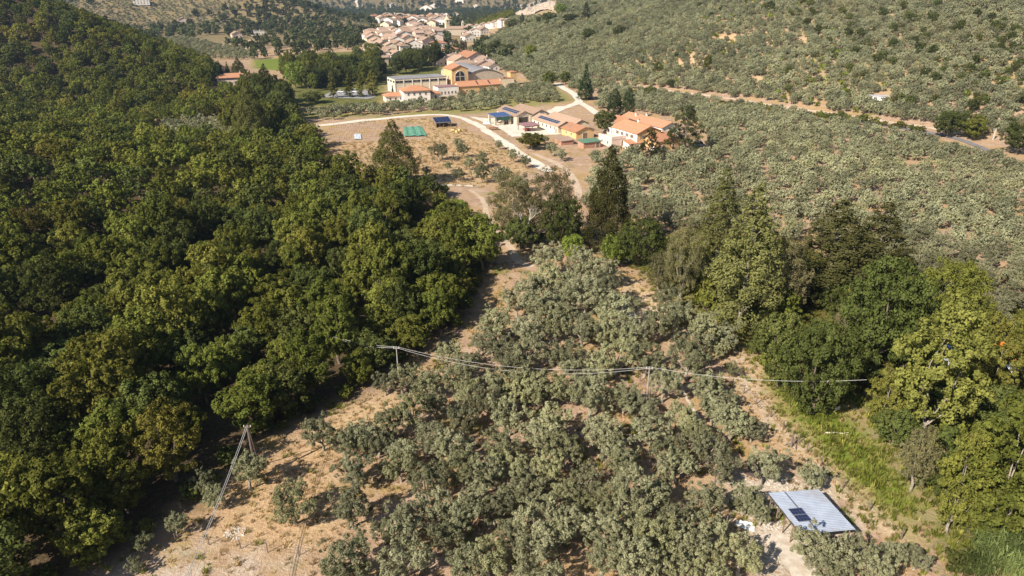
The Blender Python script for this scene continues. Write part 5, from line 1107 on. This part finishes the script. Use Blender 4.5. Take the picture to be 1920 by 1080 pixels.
# ------------------------------------------------------------------ fences
def fence(label, pts, h=1.35, wires=(.35,.75,1.15), r=.065, double=()):
    P = [G(u, v) for u, v in pts]; b = P[0]; o = empty('wire_fence', b, 0, label, 'fence'); tops = []
    for i, p in enumerate(P):
        ln = Vector((RT.uniform(-.08,.08), RT.uniform(-.08,.08), 0)); q = p - b; tops.append((q, ln))
        MB().tube([q+Vector((0,0,-.4)), q+ln+Vector((0,0,h*RT.uniform(.92,1.1)))], [r, r*.85], 6).build('post', POSTW, o)
    for w in wires: MB().tube([q + ln*(w/h) + Vector((0,0,w)) for q, ln in tops], .012, 3, cap=False).build('wire', POSTW, o)
fence('long post and wire fence between the bare strip and the green weeds', [(1302,640),(1353,702),(1374,722),(1394,738),(1418,758),(1445,782),(1468,806),(1496,832),(1512,850),(1538,874),(1580,915),(1630,958),(1690,1012)], h=1.7, r=.09)
fence('post and wire fence beside the white path in the olive grove', [(1200,715),(1219,744),(1236,768),(1253,790),(1264,812),(1280,838),(1318,870),(1340,905),(1362,985)], h=1.5, r=.08)
fence('post and wire fence along the bottom of the straw slope', [(330,1016),(392,1022),(452,1029),(502,1036),(560,1042),(628,1064),(690,1085)], h=1.4, r=.06)
p = G(1483,838); o = empty('corner_post', p, 0, 'thick dark corner post with braces on the bare strip', 'post'); MB().tube([(0,0,-.4),(0,0,2.1)], [.16,.14], 8).build('shaft', POSTW, o)
MB().tube([(0,0,1.5),(-.9,.3,-.1)], .06, 6).build('brace', POSTW, o); MB().tube([(0,0,1.5),(.5,-.8,-.1)], .06, 6).build('brace', POSTW, o)
p = G(1570,814); o = MB().tube([(-1.7,0,.14),(-.5,.1,.16),(.7,.05,.15),(1.6,.25,.2)], [.10,.13,.11,.05], 7).tube([(.6,.05,.15),(1.3,-.35,.25)], [.06,.03], 5).build('fallen_log', paint('bleached_wood', (.62,.57,.50), .9, .15, 3), None, p, (0,0,-.1)); tag(o, 'bleached fallen branch lying on the green strip', 'log')
p = G(1568,774); o = empty('notice_post', p, 0, 'small grey notice board on a post at the green strip edge', 'notice'); MB().tube([(0,0,-.3),(0,0,1.1)], .05, 6).build('post', POSTW, o); MB().box(-.35,.35,-.08,-.052,.6,1.3).build('board', CONC, o)
# ------------------------------------------------------------------ vehicles
def car(label, at, rot, colm, van=False, cat='car'):
    p = G(*at) if len(at) == 2 else Vector(at); o = empty('parked_car', (p.x, p.y, float(Hm(p.x,p.y))+.1), rot, label, cat); W_ = .86 if not van else .95
    prof = [(-2.1,.35),(-2.15,.75),(-2.0,.95),(-1.55,1.0),(1.0,.98),(1.9,.85),(2.1,.65),(2.08,.35)] if not van else [(-2.3,.35),(-2.35,.9),(-2.3,1.25),(1.4,1.2),(2.2,1.05),(2.35,.7),(2.3,.35)]
    cab = [(-1.75,.98),(-1.35,1.45),(.1,1.5),(.95,.98)] if not van else [(-2.28,1.24),(-2.2,2.1),(.9,2.1),(1.55,1.2)]
    def ext(pr, w, wt=None):
        wt = wt or w; zt = max(z for _, z in pr); zb = min(z for _, z in pr); mb = MB(); k = len(pr)
        f = lambda z: w + (wt-w)*(z-zb)/(zt-zb)
        mb.v = [(x, -f(z), z) for x, z in pr] + [(x, f(z), z) for x, z in pr]; mb.f = [tuple(range(k))[::-1], tuple(range(k,2*k))] + [(i,(i+1)%k,(i+1)%k+k,i+k) for i in range(k)]; mb.m = [0]*len(mb.f); return mb
    ext(prof, W_).build('body', colm, o); ext(cab, W_*.94, W_*.78).build('glasshouse', DARKG, o)
    zt = cab[1][1]; MB().box(cab[1][0]-.02, cab[2][0]+.02, -W_*.80, W_*.80, zt+.002, zt+.05).build('roof', colm, o)
    for x in (-1.35, 1.3):
        for y in (-W_, W_):
            w = MB().tube([(x,y-.1,.3),(x,y+.1,.3)], .32, 12).build('tyre', RUBBER, o); MB().tube([(x,y-.105,.3),(x,y+.105,.3)], .17, 10).build('rim', ALU, w)
    for y in (-.6,.6): MB().box(prof[-2][0]-.06, prof[-2][0]+.015, y-.16, y+.16, .62, .76).build('headlight', WHITEP, o)
    return o
SILV = paint('silver_paint', (.50,.53,.58), .35, .05, 1, metal=.3); BLUEC = paint('steel_blue_paint', (.18,.24,.40), .35, .08, 1, metal=.2); WCAR = paint('white_car_paint', (.75,.76,.78), .35, .04, 1)
car('steel blue van parked under the big pine by the farmhouse', (1310,275), .5, BLUEC, True, 'van')
car('white car half hidden under the small pine', (1227,283), .9, WCAR); car('white car parked beside the factory end wall', (758,174), .6, WCAR); car('silver car next to the white one by the factory', (768,178), .7, SILV)
car('white van on the upper car park near the slim poplars', (668,174), .1, WCAR, True, 'van'); car('silver car on the car park behind the slim poplars', (650,178), .2, SILV); car('white car at the end of the car park row', (640,174), .2, WCAR)
car('silver car in the yard beside the white barn wall', (1030,240), 1.0, SILV); car('dark blue pickup-like van between the barn pillars', (973,233), 1.0, BLUEC, True, 'van'); car('pale car in the shade of the stream trees beside the blue tarpaulin', (1790,690), 2.2, SILV)
p = G(1646,190); o = empty('caravan', (p.x,p.y,float(Hm(p.x,p.y))), -.35, 'pale caravan with grey flat roof and yellow end panel on the hillside', 'caravan')
MB().box(-4,4,-1.3,1.3,.5,2.7).build('body', WHITEP, o); MB().box(-4.4,4.3,-1.7,1.7,2.703,2.85).build('roof', paint('caravan_roof', (.42,.42,.47), .6, .1, 1), o); MB().box(4.003,4.05,-1.0,.2,.7,2.3).build('end_panel', paint('yellow_panel', (.75,.50,.06), .6, .1, 1), o)
for x in (-1.6,1.4): window(o, 'f', x, 1.4, 1.4, .7, 8, 2.6)
for x in (-.5,.5): MB().tube([(x,-1.2,.3),(x,1.2,.3)], .33, 10).build('wheel', RUBBER, o)
p = G(1862,262); o = empty('concrete_post', (p.x,p.y,float(Hm(p.x,p.y))), .2, 'white concrete marker post with crossbar under the road bend trees', 'post'); MB().box(-.22,.22,-.22,.22,-.5,4.2).build('shaft', CONC, o); MB().box(-1.2,.4,-.15,.15,4.203,4.5).build('crossbar', CONC, o)
# ------------------------------------------------------------------ camp under the stream trees
p = G(1772,668); o = empty('tarpaulin_tent', (p.x,p.y,float(Hm(p.x,p.y))), .4, 'blue tarpaulin shelter under the stream trees', 'tent'); BT = paint('blue_tarp', (.02,.10,.42), .5, .2, 1)
MB().slab((-1.9,-1.5,1.4),(1.9,-1.5,1.2),(1.9,0,2.4),(-1.9,0,2.5), .03).slab((-1.9,.01,2.5),(1.9,.01,2.4),(1.9,1.6,1.2),(-1.9,1.6,1.3), .03).build('canvas', BT, o)
for x in (-1.8,1.8):
    for y in (-1.4,1.5): MB().tube([(x,y,-.2),(x,y,1.2)], .03, 5).build('post', ALU, o)
p = G(1880,668); o = empty('tent', (p.x,p.y,float(Hm(p.x,p.y))), .2, 'orange ridge tent among the yellow green poplars', 'tent'); OT = paint('orange_canvas', (.80,.17,.02), .7, .15, 1)
gable_prism(MB(), -1.6, 1.6, -2, 2, 0, .9, 1.6).build('canvas', OT, o); MB().slab((-2.6,-2.1,1.9),(-1.62,-2.1,1.5),(-1.62,1.5,1.5),(-2.6,1.5,1.9), .03).build('awning', OT, o)
p = G(1893,698); mb = MB(); r = random.Random(8)
for i in range(7):
    a = -1.2+i*.4; mb.slab((a,-1.4,.5+r.random()*.5),(a+.3,-1.4,.5+r.random()*.5),(a*.4+.2,1.3,1.4),(a*.4,1.3,1.4), .04)
tag(mb.build('white_awning', WHITEP, None, p, (0,0,.3)), 'slatted white awning in the shade below the orange tent', 'awning')
# ------------------------------------------------------------------ tan field
def lay(name, label, pts, mat, cat, z=.15, wave=.08, n=14):
    P = [G(u, v) for u, v in pts]; b = P[0]; mb = MB(); r = random.Random(len(name)); m = n
    for i in range(n+1):
        for j in range(m+1):
            s, t = i/n, j/m; q = P[0]*(1-s)*(1-t)+P[1]*s*(1-t)+P[2]*s*t+P[3]*(1-s)*t; mb.v.append((q.x-b.x, q.y-b.y, float(Hm(q.x,q.y))-b.z+z+wave*(r.random()+math.sin(i*1.3)*.6)))
    for i in range(n):
        for j in range(m): a = i*(m+1)+j; mb.f.append((a, a+m+1, a+m+2, a+1)); mb.m.append(0)
    return tag(mb.build(name, mat, None, b), label, cat)
lay('green_net', 'large green net spread on the tan field beside the vine stakes', [(758,257),(800,256),(790,238),(757,240)], TARPG, 'net', .4, .18)
lay('metal_sheet', 'pale metal sheet leaning at the edge of the vine plot', [(664,262),(678,262),(676,252),(664,253)], paint('pale_sheet', (.55,.60,.68), .5, .1, 1), 'sheet', .35, .05, 4)
lay('metal_sheet', 'crumpled blue grey sheet at the wood corner of the tan field', [(590,268),(603,267),(600,258),(590,260)], paint('grey_sheet', (.36,.40,.48), .5, .2, 1), 'sheet', .5, .3, 4)
for i, (u, v) in enumerate([(848,247),(856,249),(862,247)]): p = G(u, v); tag(MB().tube([(-.6,0,.6),(.6,0,.6)], .62, 12).build('straw_bale', STRAW, None, p, (0,0,.3+i)), 'round straw bale in the row of three beside the gravel road', 'bale', 'bales by the road')
p = G(926,243); o = empty('picnic_table', (p.x,p.y,float(Hm(p.x,p.y))+.1), .3, 'low dark red picnic table on the white yard', 'table'); MB().box(-2,2,-.9,.9,.72,.82).build('tabletop', paint('red_wood', (.25,.07,.07), .8, .2, 1), o)
for x in (-1.6,1.6):
    for y in (-.7,.7): MB().box(x-.08,x+.08,y-.08,y+.08,-.1,.718).build('leg', TIMBER, o)
for y in (-1.5,1.5): MB().box(-2,2,y-.2,y+.2,.4,.47).box(-1.7,-1.55,y-.15,y+.15,-.1,.398).box(1.55,1.7,y-.15,y+.15,-.1,.398).build('bench', TIMBER, o)
p = G(988,246); o = empty('farm_cart', (p.x,p.y,float(Hm(p.x,p.y))+.1), .6, 'red farm cart in the shade of the mauve pergola', 'cart'); MB().box(-1.6,1.6,-.8,.8,.6,1.2).build('tub', REDM, o); MB().tube([(1.6,0,.7),(2.9,0,.45)], .05, 5).build('drawbar', REDM, o)
for y in (-.9,.9): MB().tube([(0,y-.08,.45),(0,y+.08,.45)], .45, 12).build('wheel', RUBBER, o)
p = G(913,232); o = empty('tarpaulin_heap', (p.x,p.y,float(Hm(p.x,p.y))), 0, 'pale blue covered heap beside the stone pillars', 'heap'); r = random.Random(3); mb = MB()
for i in range(9):
    for j in range(7): a, b = i/8, j/6; mb.v.append((-2+4*a, -1.3+2.6*b, 1.3*math.sin(math.pi*a)**.5*math.sin(math.pi*b)**.6*r.uniform(.8,1.1)))
for i in range(8):
    for j in range(6): mb.f.append((i*7+j,(i+1)*7+j,(i+1)*7+j+1,i*7+j+1)); mb.m.append(0)
mb.build('cover', paint('pale_blue_cover', (.42,.52,.62), .6, .2, 1), o)
stk = MB().tube([(0,0,-.2),(0,0,1.25)], .05, 4).mesh('stake', POSTW); vl = leaf_mesh('vine', [(0,0,.7,.3,1.2)], 40, .22, OAKL, 9, sub=4)
va, vb = Vector((*Z_VINE[0],0)), Vector((*Z_VINE[3],0))
for i in range(8):
    t = (i+.5)/8; a = G(598+4*i, 262-3.6*i); b = G(750+2*i, 258-3.6*i)
    o = empty('vine_row', a, 0, 'row of vine stakes, number %s from the tan field edge' % ['one','two','three','four','five','six','seven','eight'][i], 'vine row'); k = 17
    for j in range(k):
        q = a.lerp(b, j/(k-1)); link('stake', stk, o, (q.x-a.x, q.y-a.y, float(Hm(q.x,q.y))-a.z)); 
    MB().tube([Vector((q.x-a.x, q.y-a.y, float(Hm(q.x,q.y))-a.z+1.0)) for q in [a.lerp(b, j/6) for j in range(7)]], .012, 3, cap=False).build('wire', POSTW, o)
def sapling(seed, h, spread, r0):
    rnd = random.Random(seed); mb = MB(); mb.tube([(0,0,-.2),(.03,0,h*.4)], [r0,r0*.8], 5, cap=False)
    def br(p, d, l, r, lev):
        q = p + d*l; mb.tube([p, p.lerp(q,.5)+Vector((rnd.uniform(-1,1),rnd.uniform(-1,1),0))*l*.06, q], [r,r*.75,r*.5], 4, cap=False)
        if lev: 
            for _ in range(3): br(p.lerp(q, rnd.uniform(.5,1)), (d + Vector((rnd.uniform(-1,1),rnd.uniform(-1,1),rnd.uniform(-.2,.7)))*spread).normalized(), l*rnd.uniform(.5,.75), r*.55, lev-1)
    for i in range(4): br(Vector((.03,0,h*.4)), Vector((math.cos(i*1.7)*spread, math.sin(i*1.7)*spread, 1)).normalized(), h*.33, r0*.6, 2 if h < 4 else 3)
    return mb
sap = [sapling(s, 2.4, .8, .06).mesh('branches', BARK) for s in (1,2,3)]; sl = [leaf_mesh('leaves', [(0,0,1.6,.7,.9),(.3,.2,1.2,.5,.9)], 130, .2, OLIVE, 40+s, sub=5) for s in range(3)]
for i, (u, v) in enumerate([(620,296),(645,293),(667,292),(663,304),(695,286),(790,298),(787,306),(770,300),(855,303),(830,300),(875,318),(900,330),(885,335),(868,340),(895,318),(842,338),(925,312),(812,306),(930,292),(850,296),(690,305),(795,340)]):
    p = G(u, v); o = empty('young_fruit_tree', p, RT.uniform(0,6), 'sparse young fruit tree on the bare tan field', 'tree', 'saplings on the tan field'); s = RT.uniform(.8,1.3); o.scale = (s,s,s); link('branches', sap[i%3], o); link('leaves', sl[i%3], o)
p = G(985,464); o = empty('dead_tree', p, .4, 'bare dead tree with pale branches in front of the round trees', 'tree'); sapling(21, 11.5, .5, .3).build('branches', paint('bleached_bark', (.50,.45,.40), .9, .2, 3), o)
for u, v in ((905,478),(1010,455)): p = G(u, v); tree('shrub','shrubd',p.x,p.y,1.6,1.2,'dark shrub beside the dead tree track','shrub','shrubs by the dead tree')
# ------------------------------------------------------------------ rock face on the hill
rk = MB(); nr_, mr_ = 26, 16; r = random.Random(4); b = G(1003,26)
for i in range(nr_+1):
    for j in range(mr_+1):
        s, t = i/nr_, j/mr_; u = 962+86*s; v = 34-30*t - 14*s*(1-t) + 5*math.sin(s*7); v = max(-9, v); q = G(u, v); edge = min(s, 1-s, t+.12, 1-t+.1)*5
        q = q + Vector((-.5,-.6,.6))*(max(0, min(1, edge))*(1.5+3.2*r.random())-.4); rk.v.append(tuple(q-b))
for i in range(nr_):
    for j in range(mr_): a = i*(mr_+1)+j; rk.f.append((a, a+mr_+1, a+mr_+2, a+1)); rk.m.append(0)
tag(rk.build('rock_face', paint('pale_rock', (.46,.37,.285), .95, .25, .12, bump=.8, dirt=(.30,.24,.17), bscale=.6), None, b), 'bare pale rock face high on the hill above the church', 'rock')
# ------------------------------------------------------------------ hedges by the villa
for lab, (a, b) in {'clipped green hedge at the far edge of the long olive row':((560,213),(690,196)), 'short clipped hedge before the cream factory':((745,171),(762,170)), 'clipped hedge between the villa and the factory annex':((815,178),(826,181))}.items():
    A2, B2 = G(*a), G(*b); L_ = (B2-A2).length; n = max(3, int(L_/1.2)); lb = [(L_*(i+.5)/n, RT.uniform(-.2,.2), .75, RT.uniform(.7,.95), 1.0) for i in range(n)]
    o = empty('hedge', A2, math.atan2(B2.y-A2.y, B2.x-A2.x), lab, 'hedge'); link('foliage', leaf_mesh('foliage', lb, 60*n, .4, OAKD, n, sub=6), o)
# ------------------------------------------------------------------ reeds, grass, stones
def reed_mesh(seed):
    r = random.Random(seed); mb = MB()
    for _ in range(90):
        a = r.uniform(0,6.28); bx, by = r.uniform(-.8,.8), r.uniform(-.8,.8); h = r.uniform(1.8,3.6); ln = r.uniform(.7,1.6); w = .06; z0 = r.uniform(.2,1)*h; d = Vector((math.cos(a), math.sin(a), 0)); n = Vector((-d.y, d.x, 0))*w
        p0 = Vector((bx,by,z0)); p1 = p0 + d*ln*.45 + Vector((0,0,.45)); p2 = p0 + d*ln + Vector((0,0,.25)); b = len(mb.v)
        mb.v += [tuple(p0-n), tuple(p0+n), tuple(p1+n), tuple(p1-n), tuple(p2)]; mb.f += [(b,b+1,b+2,b+3),(b+3,b+2,b+4)]; mb.m += [0,0]
        if r.random() < .4: mb.tube([(bx,by,-.1),(bx,by,h)], .02, 3, cap=False)
    me = mb.mesh('leaves', REED); at = me.attributes.new('tint','FLOAT','FACE'); at.data.foreach_set('value', np.random.RandomState(seed).rand(len(me.polygons)).astype(np.float32)); return me
RM = [reed_mesh(i) for i in range(4)]
Z_REED = GP([(1790,1085),(1800,1020),(1850,985),(1960,960),(1990,1100)]); a = np.array(Z_REED); X, Y = grid_scatter(a[:,0].min(), a[:,0].max(), a[:,1].min()-6, a[:,1].max(), 1.55, 71, .4, vbot=1300); k = inside(X, Y, Z_REED)
for x, y in zip(X[k], Y[k]):
    o = empty('reed_clump', (x, y, float(Hm(x,y))), RT.uniform(0,6.28), 'clump of arching green cane at the foot of the poplars', 'reeds', 'cane clumps at the frame corner'); s = RT.uniform(.8,1.2); o.scale = (s,s,s); link('leaves', RT.choice(RM), o)
def tuft_coll(name, mat, seed, h, n):
    c = bpy.data.collections.new(name)
    for s in range(3):
        r = np.random.RandomState(seed+s); v = []; f = []
        for i in range(n):
            a = r.uniform(0,6.28); bx, by = r.uniform(-.3,.3,2); hh = h*r.uniform(.5,1.2); w = .035*h/.35; dx, dy = math.cos(a), math.sin(a); l = hh*r.uniform(.3,.9); b = len(v)
            v += [(bx-dy*w, by+dx*w, 0), (bx+dy*w, by-dx*w, 0), (bx+dx*l+dy*w*.3, by+dy*l-dx*w*.3, hh), (bx+dx*l-dy*w*.3, by+dy*l+dx*w*.3, hh)]; f.append((b,b+1,b+2,b+3))
        me = mesh_np(name, np.array(v), np.array(f), mat); at = me.attributes.new('tint','FLOAT','FACE'); at.data.foreach_set('value', r.rand(len(f)).astype(np.float32)); link('%s_%d' % (name, s), me, col=c)
    return c
C_DRY = tuft_coll('dry_tuft', DRYG, 1, .35, 22); C_GRN = tuft_coll('green_tuft', GREENG, 11, .5, 26)
def near_masks(x, y):
    f = lambda P, s: mask(x, y, P, s); dk = f(Z_FOREST, 4)
    return np.maximum.reduce([f(Z_CLEAR,4), f(Z_STRIP,3), .6*f(Z_BARE,4), .3*np.ones_like(x)]), np.maximum.reduce([f(Z_GRASS,5), .7*f(Z_BELT,3)]), np.maximum(f(Z_STONY,4), f(Z_SHED,3)), dk
X, Y = grid_scatter(-75, 110, 50, 178, .78, 101, .5, umargin=40, vbot=1110); dm, gm, pm, fm = near_masks(X, Y); r_ = np.random.RandomState(102)
pn = .5+.5*np.sin(X*.21+np.sin(Y*.13)*2)*np.sin(Y*.24+np.sin(X*.17)*2)
on = off_road(X, Y, 0)
k = (r_.rand(len(X)) < (dm*.75 + .25*pn)*(1-.75*pm)*(1-.9*gm)*(1-fm)) & on
XF, YF = grid_scatter(-110, 20, 200, 345, 1.5, 111, .5); kf = inside(XF, YF, Z_FIELD) & ~inside(XF, YF, Z_VINE) & (np.random.RandomState(112).rand(len(XF)) < .6)
gn_scatter('field_grass', 'coarse dry grass and weeds on the tan field', C_DRY, XF[kf], YF[kf], np.random.RandomState(113).uniform(.8,2.2,kf.sum()), nvar=3)
gn_scatter('dry_grass', 'dry straw grass covering the slopes between the olives', C_DRY, X[k], Y[k], r_.uniform(.5,1.35,k.sum()), nvar=3); nd = k.sum()
k = (r_.rand(len(X)) < np.maximum(gm*1.0, np.where(pn > .8, .5, .05))*(1-.8*fm)) & on
gn_scatter('green_weeds', 'bright green weeds of the strip and grove edges', C_GRN, X[k], Y[k], r_.uniform(.6,1.5,k.sum())*(.7+.5*gm[k]), nvar=3); print('tufts', nd, k.sum())
c = bpy.data.collections.new('loose_stone')
for s in range(4):
    bm = bmesh.new(); bmesh.ops.create_icosphere(bm, subdivisions=1, radius=.5); r = random.Random(s)
    for v_ in bm.verts: v_.co *= r.uniform(.7,1.2); v_.co.z *= .6
    me = bpy.data.meshes.new('loose_stone'); bm.to_mesh(me); bm.free(); me.materials.append(paint('pale_stone', (.46,.42,.37), .95, .2, 1.5)); link('loose_stone_%d' % s, me, col=c)
k = (r_.rand(len(X)) < .16*pm + .004); s_ = r_.uniform(.10,.34,k.sum()); XS_, YS_ = list(X[k]), list(Y[k]); SS = list(s_)
for (u, v, n_, rad) in ((442,1000,90,1.3),(1440,975,160,1.8),(1470,905,140,2.2),(1210,590,60,2.0),(1530,1012,60,2.0)):
    p = G(u, v)
    for _ in range(n_): a = r_.uniform(0,6.28); q = rad*r_.rand()**.6; XS_.append(p.x+math.cos(a)*q); YS_.append(p.y+math.sin(a)*q); SS.append(r_.uniform(.12,.36))
gn_scatter('loose_stones', 'pale loose stones and rubble on the bare ground', c, np.array(XS_), np.array(YS_), np.array(SS), nvar=4)
# ------------------------------------------------------------------ the air
def haze():
    m, n, out = newmat('haze_air'); v = N(n, 'ShaderNodeVolumePrincipled'); v.inputs['Density'].default_value = .00017
    v.inputs['Color'].default_value = (.60,.78,1.0,1); v.inputs['Anisotropy'].default_value = .6; n.links.new(v.outputs[0], out.inputs['Volume'])
    mb = MB().box(-7300, 7300, -1800, 6800, float(GZ.min())-1.2, float(GZ.max())+15); o = mb.build('haze', m); tag(o, 'thin pale haze filling the air of the valley', 'haze', None, 'stuff')
haze()
